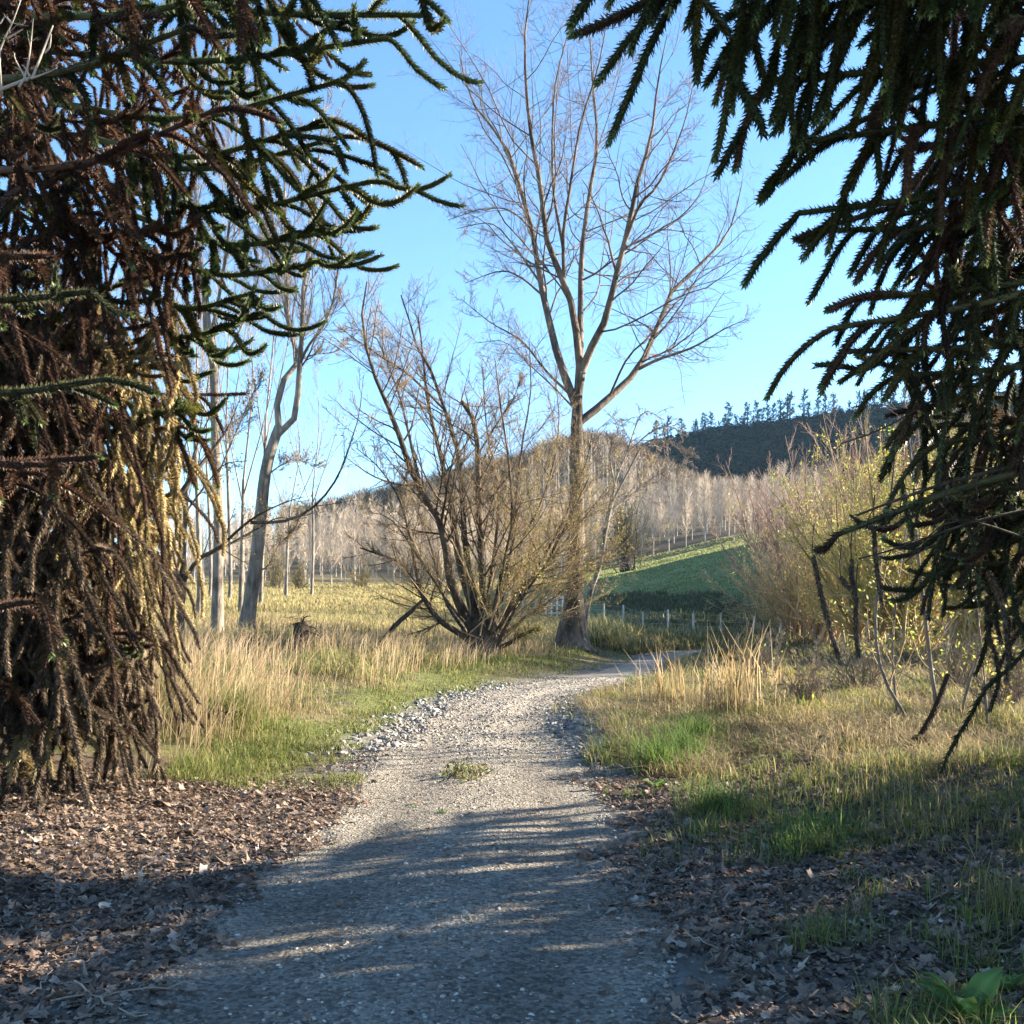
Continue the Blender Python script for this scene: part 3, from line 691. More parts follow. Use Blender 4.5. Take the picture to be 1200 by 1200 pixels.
# small bushes along the foot of the plantation on the left
for i, (px, D, h, lab) in enumerate([(325, 100, 4.5, 'low olive bush at the field edge just right of the leaning tree'), (352, 104, 3.4, 'small brown bush before the white plantation trunks'),
                                   (425, 108, 3.2, 'small dull green bush at the field edge behind the leaning log')]):
    x = (px - 600) / F_PX * D
    make_shrub('field_bush', lab, 'bush', (x, D, gz(x, D) - .05), 240 + i, h, .5, 18, (.17, .135, .07), [(.13, .13, .05), (.19, .16, .06)], 900, None, 1.0, .015)

for i, (px, D, h, lab) in enumerate([(948, 14.5, .9, 'low grey dead bramble tangle in the rough left of the thin saplings'), (1012, 17.5, 1.3, 'grey leafless bramble under the hanging dead fronds, taller than the one in front of it'),
                                     (1120, 18.5, 1.5, 'grey leafless bramble behind the sapling clump near the right edge'), (895, 21, 1.2, 'grey leafless bramble beyond the tan reeds'), (1180, 14, 1.1, 'low bramble tangle cut by the right edge')]):
    x = (px - 600) / F_PX * D
    make_shrub('dead_bramble', lab, 'bramble', (x, D, gz(x, D) - .03), 260 + i, h, .95, 26, (.24, .19, .14), YG, 60, 'dead brambles in the right rough', .8, .0035)
# thin saplings in front of them
SAP = [
 (13.2, [(1104, 886), (1100, 840), (1092, 790), (1084, 720), (1076, 650), (1070, 560), (1060, 470)], .030, 'thin straight sapling stem in the right rough, the thickest of its clump'),
 (12.7, [(1078, 884), (1066, 850), (1050, 820), (1034, 790), (1026, 740), (1030, 680), (1042, 600), (1050, 520)], .024, 'thin sapling stem kinked low beside the thickest stem'),
 (12.3, [(1160, 892), (1156, 830), (1150, 760), (1140, 680), (1128, 600), (1122, 520)], .020, 'thin sapling stem furthest right, near the photo edge'),
 (13.6, [(1058, 880), (1050, 820), (1046, 760), (1052, 690), (1064, 610), (1082, 540)], .018, 'thin sapling stem left of the kinked one'),
 (12.9, [(1118, 888), (1128, 830), (1146, 770), (1172, 715), (1200, 660), (1225, 600)], .020, 'thin sapling stem bending over to the right')]
for i, (D, pts, r, lab) in enumerate(SAP):
    rng = np.random.default_rng(300 + i)
    P, R = traced(pts, D, 14, r * 1.1, r * .45); b = P[0].copy(); b[2] = gz(b[0], b[1]); P[0, 2] = b[2] - .05
    t = thing('sapling', lab, 'sapling', b, 'thin saplings on the right')
    mb = MB(); tubes(mb, P, R, 7); mb.build('stem', M_GREYBARK, t, True)
    A, AR = spawn(rng, P[None], R[None], 13, .2, 1, .8, .28, 8, (0, 0, .06), .12, .5, .005)
    Bq, BR = spawn(rng, A, AR, 6, .2, 1, .7, .5, 5, (0, 0, .03), .14, .6, .0035)
    mb = MB(); tubes(mb, A, AR, 4); tubes(mb, Bq, BR, 3); mb.build('twigs', M_WTWIG, t, True)
    mb = MB(); pk = Bq[:, 2:].reshape(-1, 3); n = 260; pk = pk[rng.integers(0, len(pk), n)] + rng.standard_normal((n, 3)) * .05
    leaf_quads(mb, pk, np.full(n, .06), rng, mixc(rng, n, YG), asp=.5); mb.build('foliage', M_LEAF, t)

# bare grey shrub whose dead limb reaches in at the top left
rng = np.random.default_rng(320)
b = np.array([-2.75, 4.0, gz(-2.75, 4.0)])
t = thing('dead_sapling', 'dead pale sapling leaning in front of the left monkey puzzle', 'sapling', b)
P = resample(np.array([b - [0, 0, .05], [-2.8, 4.0, 1.2], [-2.7, 4.0, 2.3], at(-60, 140, 4.0), at(0, 118, 4.0), at(28, 98, 4.0), at(45, 80, 4.05), at(62, 30, 4.1)]), 18)
R = np.interp(np.linspace(0, 1, 18), [0, .6, .8, 1], [.028, .016, .011, .003])
mb = MB(); tubes(mb, P, R, 8); mb.build('stem', M_PALEBARK, t, True)
tw = [[(22, 102), (30, 88), (35, 60), (39, 22)], [(32, 95), (18, 70), (17, 62)], [(2, 110), (0, 60), (14, 28), (26, -5)], [(36, 92), (45, 89), (58, 84), (65, 80)], [(14, 28), (6, 20), (0, 28)], [(52, 62), (58, 55), (60, 40)], [(35, 90), (30, 80), (26, 76)], [(8, 45), (20, 38), (27, 34)]]
Q, QR = pack([traced(p, 4.02, 8, .005, .0018) for p in tw], 8)
Q2, Q2R = spawn(rng, Q, QR, 4, .3, 1, .8, .3, 4, (0, 0, .05), .1, .7, .0014)
mb = MB(); tubes(mb, Q, QR, 5); tubes(mb, Q2, Q2R, 4); mb.build('twigs', M_PALEBARK, t, True)

# ---------------------------------------------------------------- plantation, ridge trees and hillside woods
def plantation_proto(seed, h):
    rng = np.random.default_rng(seed); mb = MB()
    P = resample(np.array([[0, 0, -.3], [rng.normal(0, .1), 0, h * .4], [rng.normal(0, .15), rng.normal(0, .15), h]]), 9)
    R = .095 * (1 - .9 * np.linspace(0, 1, 9))
    tubes(mb, P, R, 6, np.array([.42, .37, .31]), 0)
    A, AR = spawn(rng, P[None], R[None], 54, .16, .97, .62, .40, 6, (0, 0, .1), .06, .4, .018)
    B2, BR = spawn(rng, A, AR, 10, .1, 1, .65, .5, 4, (0, 0, .12), .09, .6, .016)
    tubes(mb, A, AR, 3, (.47, .40, .32), 0)
    tubes(mb, B2, BR, 3, np.array([.44, .35, .265]) * (1 + .15 * rng.standard_normal((len(B2), 1))).clip(.6, 1.4), 0)
    return mb
rng = np.random.default_rng(40)
pts = []
for row in range(9):                                     # planted in rows up the slope
    D0 = 121 + row * 11.0
    xs = np.arange(-52, 92, 2.7); xs = xs + rng.normal(0, .4, len(xs))
    for x in xs:
        y = D0 + min(max(x + 6, 0) * 1.5, 42) + rng.normal(0, .5)
        px = 600 + F_PX * x / y
        if px < 190 or px > 985 or y > 240: continue
        pass
        pts.append((x, y, row))
pts.sort(key=lambda p: p[1])
rear = pts[290:]; pts = pts[:290]
pro = [plantation_proto(400 + i, 9.4).build('plantation_poplar', M_TWIGC) for i in range(4)]
used = set(); LABP = 'slim bare plantation poplar with pale trunk in the even ranks below the hills'
for i, (x, y, row) in enumerate(pts):
    k = int(rng.integers(0, 4))
    if k in used: o = pro[k].copy(); COL.objects.link(o)
    else: o = pro[k]; used.add(k)
    o.location = (x, y, gz(x, y)); o.rotation_euler.z = rng.random() * 6.283
    s = rng.uniform(.85, 1.12); o.scale = (s, s, s * rng.uniform(.92, 1.1)); tag(o, LABP, 'tree', 'plantation poplars below the hills')
print('plantation', len(pts))

def blade_tree(mb, base, h, wd, rng, n, col, m=0, lo=.15, droop=-.2, bw=.12, bl=.5, trunkc=None, shape='cone'):
    """many twig- or spray-sized blades through a crown's volume"""
    t = lo + (1 - lo) * rng.random(n) ** .8; a = rng.random(n) * 6.283
    env = (1 - (t - lo) / (1 - lo)) ** .7 + .06 if shape == 'cone' else np.sqrt(np.clip(1 - ((t - .58) / .46) ** 2, .02, 1))
    r = wd * env * np.sqrt(rng.random(n)) * .8
    out = np.stack([np.cos(a), np.sin(a), np.zeros(n)], 1)
    p = base + out * r[:, None] + np.array([0, 0, 1]) * (t * h)[:, None]
    d = nrm(out * (1 if shape == 'cone' else .55) + np.array([0, 0, droop]) + .35 * rng.standard_normal((n, 3)))
    e = nrm(np.cross(d, rng.standard_normal((n, 3)))) * bw
    L = (bl * rng.uniform(.6, 1.3, n))[:, None]
    V = np.stack([p - e, p + e, p + d * L], 1).reshape(-1, 3)
    c = np.repeat(np.asarray(col) * (1 + .3 * rng.standard_normal((n, 1))).clip(.4, 1.7), 3, 0)
    mb.add(V, np.arange(3 * n).reshape(-1, 3), c, m)
    if trunkc is not None:
        tubes(mb, np.array([base, base + [0, 0, h * .5], base + [0, 0, h * .97]]), np.array([.02, .012, .003]) * h, 5, trunkc, m)

mb = MB()
for x, y, row in rear: blade_tree(mb, np.array([x, y, gz(x, y)]), rng.uniform(8, 10.5), 1.8, rng, 130, np.array([.42, .335, .255]) * rng.uniform(.8, 1.15), 0, .12, 1.1, .035, 1.7, (.40, .36, .30), 'round')
tag(mb.build('rear_plantation', M_TWIGC), 'beige mass of bare plantation poplars filling in behind the front ranks', None, None, 'stuff')
# bare scrubby wood on the near hill
rng = np.random.default_rng(41); mb = MB(); n = 0
while n < 1500:
    D = 232 + 62 * rng.random() ** 1.1; px = rng.uniform(330, 905); x = (px - 600) / F_PX * D
    z = gz(x, D)
    if z < 13: continue
    h = rng.uniform(5, 9); c = np.array([.20, .14, .085]) * rng.uniform(.7, 1.25) * np.array([rng.uniform(.9, 1.1), 1, rng.uniform(.8, 1.1)])
    blade_tree(mb, np.array([x, D, z]), h, h * .42, rng, 95, c, 0, .12, .75, .075, 1.9, (.18, .14, .10), 'round'); n += 1
tag(mb.build('hillside_wood', M_TWIGC), 'brown leafless wood covering the sunlit hill', None, None, 'stuff')
# scattered dark conifers on its crest
protoC = MB(); blade_tree(protoC, np.zeros(3), 9, 2.4, rng, 650, (.035, .05, .025), 0, .1, -.25, .22, 1.1, (.08, .06, .04)); pc = protoC.build('ridge_conifer', M_NEEDLE)
cr = [(400, 255, .55), (412, 256, .6), (425, 257, .65), (436, 258, .6), (447, 258, .7), (458, 259, .7), (470, 260, .75), (485, 262, .6), (700, 263, .8), (716, 264, .9), (732, 263, .8), (748, 262, 1.0), (757, 265, 1.1), (768, 262, .9), (780, 260, 1.1), (790, 255, 1.0), (798, 262, .9), (775, 250, .8), (788, 246, .9), (758, 250, .7)]
for i, (px, D, s) in enumerate(cr):
    o = pc if i == 0 else pc.copy()
    if i: COL.objects.link(o)
    x = (px - 600) / F_PX * D; o.location = (x, D, gz(x, D) - .2); o.rotation_euler.z = rng.random() * 6; o.scale = (s * 1.1, s * 1.1, s * rng.uniform(.75, 1.05))
    left = px < 600
    tag(o, 'small dark conifer along the low left end of the brown hill crest' if left else 'dark conifer where the brown hill crest meets the dark hill', 'tree', 'dark conifers on the left crest' if left else 'dark conifers on the brown hill shoulder')
# dark pine forest on the shaded hill
mb = MB(); n = 0
while n < 2300:
    D = 318 + 118 * rng.random(); px = rng.uniform(690, 1260); x = (px - 600) / F_PX * D
    h = rng.uniform(7, 11); c = np.array([.018, .028, .020]) * rng.uniform(.6, 1.3)
    blade_tree(mb, np.array([x, D, gz(x, D) - .3]), h, h * .30, rng, 85, c, 0, .05, -.1, .42, 1.7); n += 1
tag(mb.build('pine_forest', M_NEEDLE), 'dark pine forest covering the shaded hill on the right', None, None, 'stuff')
pros = []
for i in range(4):
    q = MB(); r2 = np.random.default_rng(80 + i); h = 14
    P = np.array([[0, 0, -.5], [.1, 0, h * .5], [0, .1, h]]); tubes(q, P, np.array([.3, .22, .08]), 5, (.10, .08, .065))
    A, AR = spawn(r2, resample(P, 9)[None], np.linspace(.2, .05, 9)[None], 30, .38, .99, 1.15, .22, 5, (0, 0, .05), .2, .5, .05); tubes(q, A, AR, 3, (.09, .075, .06))
    B2, BR = spawn(r2, A, AR, 8, .3, 1, .7, .6, 4, (0, 0, .05), .15, .6, .06); tubes(q, B2, BR, 3, (.075, .075, .055))
    leaf_quads(q, np.concatenate([B2[:, -1], B2[:, 2]]), np.full(2 * len(B2), .55), r2, (.05, .06, .035)); pros.append(q.build('ridge_pine', M_NEEDLE))
k = 0; used = set()
for px in np.concatenate([np.arange(770, 830, 8.), np.arange(828, 905, 5.5), np.arange(905, 1100, 8.)]):
    px = px + rng.normal(0, 2.5); D = 432 + rng.normal(0, 4); x = (px - 600) / F_PX * D; j = k % 4
    o = pros[j]
    if j in used: o = o.copy(); COL.objects.link(o)
    used.add(j); k += 1
    s = rng.uniform(.85, 1.5); o.location = (x, D, gz(x, D)); o.scale = (s, s, s); o.rotation_euler.z = rng.random() * 6.28
    tag(o, 'thin open-crowned pine standing on the skyline of the dark hill', 'tree', 'pines on the dark hill skyline')
# ---------------------------------------------------------------- the two monkey puzzle trees
GRN = np.array([.042, .060, .019]); OLV = np.array([.055, .060, .026]); BRN = np.array([.075, .042, .028]); SUN_STRAW = np.array([.36, .28, .14]); DBR = np.array([.115, .082, .055])  # the straw tone puts sunlight into the dead fronds' colour

RC = .017
def bough_ropes(rng, stem, n, mode, ln, t0=.25, spread=.6, lean=(0, 0, 0)):
    """branchlets along a bough: 'hang' droops, 'up' sags then lifts its tip"""
    k = 11; kk = len(stem)
    t = np.clip(t0 + (1 - t0) * (np.arange(n) + rng.random(n)) / n, 0, .999) ; t[-1] = .999
    f = t * (kk - 1); i = f.astype(int); u = (f - i)[:, None]
    pos = stem[i] * (1 - u) + stem[np.minimum(i + 1, kk - 1)] * u
    tan = nrm(np.gradient(stem, axis=0))[i]
    side = nrm(np.cross(tan, [0, 0, 1])) * np.where(np.arange(n) % 2 == 0, 1, -1)[:, None]
    d = tan + side * (spread * rng.uniform(.1, 1.7, (n, 1))) + rng.standard_normal((n, 3)) * .28 + np.array(lean)
    L = ln * rng.uniform(.5, 1.25, n) * (1 - .25 * np.abs(t - .75))
    tr = np.zeros((n, k, 3)); s = np.linspace(0, 1, k)
    if mode == 'hang': tr[:, :, 2] = -.30 * rng.uniform(.1, 1.6, (n, 1)) * (1 - .9 * s[None])
    elif mode == 'dead': tr[:, :, 2] = -.6
    else: tr[:, :, 2] = (-.20 * (s < .45) + .20 * (s >= .5)) * rng.uniform(.6, 1.3, (n, 1))
    return grow(rng, pos, d, L, k, tr, .05), L

def add_bough(tree, rng, p0, p1, sag, n, mode, ln, col=GRN, dens=340, spread=.6, tip=True, t0=.25, r=.028, lean=(0, 0, 0), sec=0, name='bough', L=.042, ropestem=True, label=None, brown=0):
    p0 = np.array(p0); p1 = np.array(p1); mid = (p0 + p1) / 2 + np.array([0, 0, -sag])
    stem = resample(np.array([p0, mid, p1]), 14)
    mb = MB(); m0 = M_SCALE if mode != 'dead' else M_DEAD
    tubes(mb, stem, np.linspace(r, r * .5, 14), 8, col * 1.1 + np.array([.03, .018, .01]), 1, wob=.06, rng=rng)
    Ls = np.linalg.norm(np.diff(stem, axis=0), axis=1).sum()
    if ropestem: ropes(mb, stem[None][:, 4:], [Ls * .72], rng, dens, L * 1.1, .018, r * .6, col, .25, 0, 1)
    P, Lr = bough_ropes(rng, stem, n, mode, ln, t0, spread, lean)
    c = col * (1 + .3 * rng.standard_normal((n, 1))).clip(.5, 1.6) * np.array([1, 1, 1]) + rng.random((n, 1)) ** 3 * np.array([.05, .02, .0])
    if brown:
        kb = rng.random(n) < brown; c[kb] = np.array([.10, .062, .038]) * rng.uniform(.6, 1.5, (kb.sum(), 1))
    ropes(mb, P, Lr, rng, dens * 1.35, L, .019, RC, c, .28, 0, 1, (np.array([.12, .17, .05]) if tip else None))
    if sec:                                              # some branchlets fork near their end
        q = P[rng.integers(0, n, sec)]; st = q[np.arange(sec), 6]; dr = q[np.arange(sec), 7] - q[np.arange(sec), 6]
        Q = grow(rng, st, nrm(dr) + .5 * rng.standard_normal((sec, 3)), ln * rng.uniform(.3, .55, sec), 8, (0, 0, -.06 if mode == 'hang' else .08), .05)
        ropes(mb, Q, np.full(sec, ln * .42), rng, dens * 1.35, L, .019, RC, col, .28, 0, 1)
    o = mb.build(name, [m0, M_CORE], tree)
    if label: o['label'] = label
    return o

def add_curtain(tree, rng, starts, ln, col, dens=300, name='dead_frond', toground=True, L=.036, drift=.15):
    """dead branchlets hanging straight down like ropes"""
    n = len(starts); starts = np.asarray(starts, float)
    L0 = ln * rng.uniform(.6, 1.2, n)
    if toground: L0 = np.minimum(L0, np.maximum(starts[:, 2] - .04, .2) * 1.02)
    P = grow(rng, starts, np.stack([rng.normal(0, .55, n), rng.normal(0, .55, n), -np.ones(n)], 1), L0, 11, (0, 0, -.13), drift)
    gzv = ground_z(P[..., 0].ravel(), P[..., 1].ravel()).reshape(n, 11) + .02
    P[..., 2] = np.maximum(P[..., 2], gzv)
    mb = MB(); ropes(mb, P, L0, rng, dens * 1.35, L * 1.15, .019, .013, col * (1 + .25 * rng.standard_normal((n, 1))).clip(.5, 1.6), .5, 0, 1, None, .85)
    return mb.build(name, [M_DEAD, M_CORE], tree)

def trunk_of(tree, rng, base, h, r0, r1, lean=(0, 0)):
    P = resample(np.array([base + [0, 0, -.2], base + [lean[0] * .3, lean[1] * .3, h * .4], base + [lean[0], lean[1], h]]), 20)
    R = np.linspace(r0, r1, 20); R[:3] += np.array([.18, .1, .04])
    mb = MB(); tubes(mb, P, R, 20, wob=.05, rng=rng); mb.build('trunk', M_DARKBARK, tree, True); return P

# left tree
rng = np.random.default_rng(50)
LB = np.array([-5.3, 8.9, 0.]); LB[2] = gz(LB[0], LB[1])
LT = thing('monkey_puzzle_tree', 'monkey puzzle tree at the left edge with brown dead fronds hanging to the ground', 'tree', LB)
tp = trunk_of(LT, rng, LB, 15, .48, .15)
for hz, px in ((1.0, 0), ):
    pass
FAN = [  # start, end (px, py, D), sag, branchlets, mode, length
 ((60, 60, 8.2), (455, 45, 6.6), .12, 18, 'up', .8), ((120, -20, 8.0), (500, 18, 6.4), .10, 16, 'up', .6), ((60, 120, 8.2), (400, 95, 6.8), .2, 20, 'hang', .9),
 ((100, 160, 8.3), (360, 150, 7.4), .2, 20, 'hang', 1.0), ((120, 215, 8.6), (425, 215, 7.4), .22, 18, 'up', .75), ((120, 190, 8.6), (400, 160, 7.8), .15, 18, 'hang', .8),
 ((150, 250, 8.6), (400, 268, 7.8), .2, 16, 'up', .8), ((150, 285, 8.8), (365, 310, 8.0), .18, 14, 'up', .75), ((150, 330, 8.8), (290, 345, 8.2), .18, 14, 'up', .75),
 ((150, 365, 9.0), (265, 385, 8.4), .15, 12, 'up', .65), ((130, 410, 9.0), (200, 425, 8.8), .10, 7, 'up', .42), ((120, 455, 8.8), (235, 478, 8.2), .12, 14, 'up', .6),
 ((120, 490, 8.8), (215, 500, 8.4), .06, 9, 'hang', .6), ((110, 590, 9.0), (190, 600, 8.8), .06, 5, 'up', .35), ((60, 715, 8.4), (165, 742, 7.8), .08, 9, 'up', .45), ((60, 750, 8.3), (150, 760, 7.9), .06, 8, 'up', .4),
 ((-40, 130, 6.6), (130, 90, 5.6), .05, 10, 'hang', .5), ((-60, 95, 6.4), (215, 35, 5.8), .1, 12, 'hang', .5), ((-80, 345, 6.4), (105, 342, 5.6), .04, 6, 'up', .4), ((-80, 460, 6.6), (120, 445, 6.0), .04, 8, 'hang', .4),
 ((-80, 520, 6.6), (60, 545, 5.8), .05, 7, 'hang', .5), ((-80, 610, 6.4), (70, 570, 5.9), .05, 7, 'up', .35), ((-90, 700, 6.4), (40, 705, 5.9), .05, 8, 'hang', .45), ((-60, 280, 6.6), (60, 300, 5.9), .05, 8, 'hang', .5),
 ((40, 20, 7.4), (330, -30, 6.2), .1, 18, 'hang', .8), ((-60, -40, 7), (230, -60, 5.6), .1, 18, 'hang', .8), ((-40, 200, 7.4), (250, 130, 6.6), .15, 18, 'hang', .9), ((60, -60, 7.2), (430, -50, 6.2), .1, 18, 'hang', .7)]
for a, b, sag, n, mode, ln in FAN:
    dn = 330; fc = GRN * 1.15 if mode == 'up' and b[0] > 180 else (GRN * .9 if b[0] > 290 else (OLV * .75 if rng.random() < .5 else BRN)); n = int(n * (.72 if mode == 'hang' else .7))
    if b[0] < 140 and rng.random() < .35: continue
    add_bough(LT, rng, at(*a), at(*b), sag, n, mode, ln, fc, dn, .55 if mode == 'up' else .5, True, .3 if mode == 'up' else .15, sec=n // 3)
for i in range(46):                                      # inner boughs, deeper in the tree
    a = rng.uniform(0, 6.283); h = rng.uniform(2.0, 9.5); r = rng.uniform(1.6, 3.2) * (1 if h > 2.5 else .7)
    p0 = np.array([LB[0], LB[1], LB[2] + h]); p1 = p0 + np.array([math.cos(a) * r, math.sin(a) * r, rng.uniform(-.9, .1)])
    if 600 + F_PX * p1[0] / p1[1] > 310: continue
    add_bough(LT, rng, p0, p1, .15, 14, 'hang', rng.uniform(.7, 1.1), (BRN if rng.random() < .7 else OLV * .8), 210, .6, False, .15, sec=4)
# curtains of dead fronds: rust brown, with the sunlit parts painted pale straw
def px_cloud(n, x0, x1, y0, y1, d0, d1):
    return np.array([at(rng.uniform(x0, x1), rng.uniform(y0, y1), rng.uniform(d0, d1)) for _ in range(n)])
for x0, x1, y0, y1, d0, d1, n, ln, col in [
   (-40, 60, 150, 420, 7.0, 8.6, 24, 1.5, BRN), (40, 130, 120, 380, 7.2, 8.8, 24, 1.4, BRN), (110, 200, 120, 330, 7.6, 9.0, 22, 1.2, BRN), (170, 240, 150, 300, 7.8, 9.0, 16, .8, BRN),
   (-40, 40, 420, 640, 7.0, 8.4, 20, 1.7, DBR), (30, 110, 380, 620, 7.2, 8.6, 24, 1.6, DBR), (90, 160, 360, 600, 7.6, 8.9, 24, 1.5, BRN), (140, 190, 380, 620, 8.2, 9.2, 20, 1.4, SUN_STRAW),
   (165, 215, 330, 420, 8.4, 9.0, 12, .8, SUN_STRAW), (130, 185, 480, 700, 8.3, 9.1, 22, 1.4, SUN_STRAW), (60, 130, 560, 740, 7.8, 8.8, 22, 1.6, DBR), (-30, 60, 620, 760, 7.4, 8.4, 24, 1.5, DBR * 1.2),
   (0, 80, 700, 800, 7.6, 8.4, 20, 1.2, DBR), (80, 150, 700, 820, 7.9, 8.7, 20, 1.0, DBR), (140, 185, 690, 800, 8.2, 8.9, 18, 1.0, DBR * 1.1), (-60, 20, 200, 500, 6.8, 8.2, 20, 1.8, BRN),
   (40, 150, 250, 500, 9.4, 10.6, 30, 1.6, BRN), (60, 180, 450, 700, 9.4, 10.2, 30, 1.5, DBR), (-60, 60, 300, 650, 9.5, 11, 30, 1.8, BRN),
   (110, 210, 330, 520, 8.0, 8.8, 20, .9, SUN_STRAW), (120, 205, 430, 620, 7.9, 8.6, 18, 1.0, SUN_STRAW), (70, 150, 420, 640, 7.6, 8.4, 10, .9, SUN_STRAW * .8),
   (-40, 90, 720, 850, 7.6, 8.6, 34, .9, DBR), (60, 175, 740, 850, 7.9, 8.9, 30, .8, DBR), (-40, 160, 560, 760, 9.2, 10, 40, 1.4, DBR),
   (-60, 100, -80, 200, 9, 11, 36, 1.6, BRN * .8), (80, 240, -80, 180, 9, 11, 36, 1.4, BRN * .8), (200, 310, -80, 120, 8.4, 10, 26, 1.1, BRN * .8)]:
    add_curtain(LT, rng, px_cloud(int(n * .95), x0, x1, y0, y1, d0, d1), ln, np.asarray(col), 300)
# tangled dead boughs all down the tree, their branchlets curling every way
def tangle(tree, n, x0, x1, y0, y1, d0, d1, root, cols, nr=(8, 14), ln=(.35, .75)):
    for i in range(n):
        e = at(rng.uniform(x0, x1), rng.uniform(y0, y1), rng.uniform(d0, d1)); e[2] = max(e[2], gz(e[0], e[1]) + .15)
        v = root + np.array([0, 0, min(e[2] + rng.uniform(.1, .9), 9)]) - e; s = e + v * min(1, rng.uniform(.9, 1.7) / np.linalg.norm(v))
        md = ['hang', 'up', 'hang', 'dead'][int(rng.integers(0, 4))]
        o = add_bough(tree, rng, s, e, rng.uniform(.05, .4), int(rng.integers(*nr)), md if md != 'dead' else 'hang', rng.uniform(*ln), np.asarray(cols[int(rng.integers(0, len(cols)))]) * rng.uniform(.7, 1.25), 320, .8, False, .1, .02, sec=4, name='dead_bough', L=.045)
        o.data.materials[0] = M_DEAD
tangle(LT, 44, -30, 138, 380, 870, 7.4, 8.9, np.array([LB[0], LB[1], 0]), [DBR, BRN, DBR, SUN_STRAW * .7])
tangle(LT, 12, 90, 165, 330, 660, 7.9, 8.8, np.array([LB[0], LB[1], 0]), [SUN_STRAW, SUN_STRAW * .8, DBR])
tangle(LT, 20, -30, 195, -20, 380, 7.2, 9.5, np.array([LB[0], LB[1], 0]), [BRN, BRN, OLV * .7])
# bare inner limbs
mb = MB(); st = np.array([LB + [0, 0, h] for h in rng.uniform(.8, 9, 40)]); an = rng.uniform(0, 6.283, 40)
tubes(mb, *(lambda P: (P, np.repeat(np.linspace(.035, .012, 9)[None], len(P), 0)))(grow(rng, st, np.stack([np.cos(an), np.sin(an), rng.uniform(-.3, .1, 40)], 1), rng.uniform(1.2, 2.6, 40), 9, (0, 0, -.06), .06)), 6)
mb.build('bare_limbs', M_DARKBARK, LT, True)

# right tree
rng = np.random.default_rng(51)
RB = np.array([6.6, 6.2, 0.]); RB[2] = gz(RB[0], RB[1])
RT = thing('monkey_puzzle_tree', 'monkey puzzle tree reaching in from the right with drooping spiny boughs', 'tree', RB)
trunk_of(RT, rng, RB, 15, .48, .15)
BOU = [
 ((1180, -130, 5.2), (745, -70, 4.5), -.05, 24, 'hang', .62), ((1250, -60, 5.4), (800, -50, 4.8), -.05, 26, 'hang', .80), ((1280, 0, 5.6), (860, 15, 5.0), -.03, 24, 'hang', .62),
 ((1300, 60, 5.8), (905, 95, 5.2), 0, 22, 'hang', .60), ((1300, 110, 5.8), (950, 165, 5.4), .02, 22, 'hang', .62), ((1320, 180, 6), (935, 250, 5.6), .05, 20, 'hang', .55),
 ((1320, 240, 6), (970, 270, 5.9), .05, 18, 'hang', .5), ((1340, 300, 6), (975, 385, 5.8), .06, 20, 'hang', .50), ((1340, 300, 6.1), (1010, 350, 5.9), .05, 20, 'hang', .62),
 ((1340, 380, 6.2), (990, 412, 6.0), .05, 18, 'hang', .5), ((1340, 400, 6.2), (1060, 440, 6.2), .05, 18, 'hang', .7), ((1340, 200, 6.0), (1060, 250, 6.2), .05, 18, 'hang', .9),
 ((1300, 80, 6), (1060, 90, 5.8), .05, 18, 'hang', .9), ((1300, -40, 5.6), (1000, -40, 5.4), .05, 20, 'hang', .9), ((1340, 460, 6.4), (1100, 520, 6.6), .05, 14, 'hang', .8),
 ((1330, 510, 6.6), (1120, 585, 6.6), .08, 14, 'up', .6), ((1330, 560, 6.8), (1130, 610, 6.8), .08, 14, 'up', .6), ((1250, 540, 6.4), (985, 625, 6.2), -.04, 12, 'up', .22),
 ((1340, 560, 7.2), (1090, 600, 7.4), .05, 14, 'up', .7), ((1340, 640, 7.2), (1110, 660, 7.4), .06, 14, 'up', .6), ((1340, 600, 7.6), (1150, 690, 7.8), .06, 12, 'up', .6), ((1340, 470, 7), (1060, 500, 7.2), .05, 14, 'hang', .7),
 ((1330, 130, 5.8), (1130, 150, 5.6), .05, 16, 'hang', .9), ((1340, -100, 5.4), (1090, -90, 5.0), .05, 20, 'hang', .9), ((1340, 20, 5.4), (1180, 20, 5.2), .05, 14, 'hang', .9)]
for a, b, sag, n, mode, ln in BOU:
    top = a[1] < 10 and b[0] < 900; n = int(n * (.95 if top else .58)); ln = ln * (1.15 if top else 1)
    add_bough(RT, rng, at(*a), at(*b), sag, n, mode, ln, (OLV * 1.25 if b[1] > 380 else GRN * .95), 340, .5, True, .12, lean=(-.1, 0, -.7 if top else -.3) if mode == 'hang' else (-.2, 0, -.1), sec=n // 3, brown=.06 if top else .32)
for x0, x1, y0, y1, d0, d1, n, ln, col in [
   (1080, 1200, -60, 120, 5.4, 6.4, 16, 1.0, BRN), (1100, 1220, 100, 300, 5.6, 6.6, 16, 1.1, BRN), (1040, 1200, 300, 480, 6, 7, 16, .9, OLV), (1120, 1220, 420, 600, 6.4, 7.4, 16, 1.1, OLV),
   (1140, 1240, 560, 700, 6.8, 7.6, 14, .9, DBR), (1080, 1200, 500, 640, 7.2, 8.2, 14, .7, OLV), (1150, 1230, 600, 740, 7.4, 8.2, 6, .6, DBR)]:
    add_curtain(RT, rng, px_cloud(n, x0, x1, y0, y1, d0, d1), ln, np.asarray(col), 300, toground=True)
tangle(RT, 11, 1080, 1215, 130, 480, 6.0, 7.6, np.array([RB[0], RB[1], 0]), [BRN, DBR, OLV])
tangle(RT, 6, 1090, 1215, 560, 730, 6.8, 8.4, np.array([RB[0], RB[1], 0]), [DBR, OLV, BRN], (7, 12), (.3, .6))
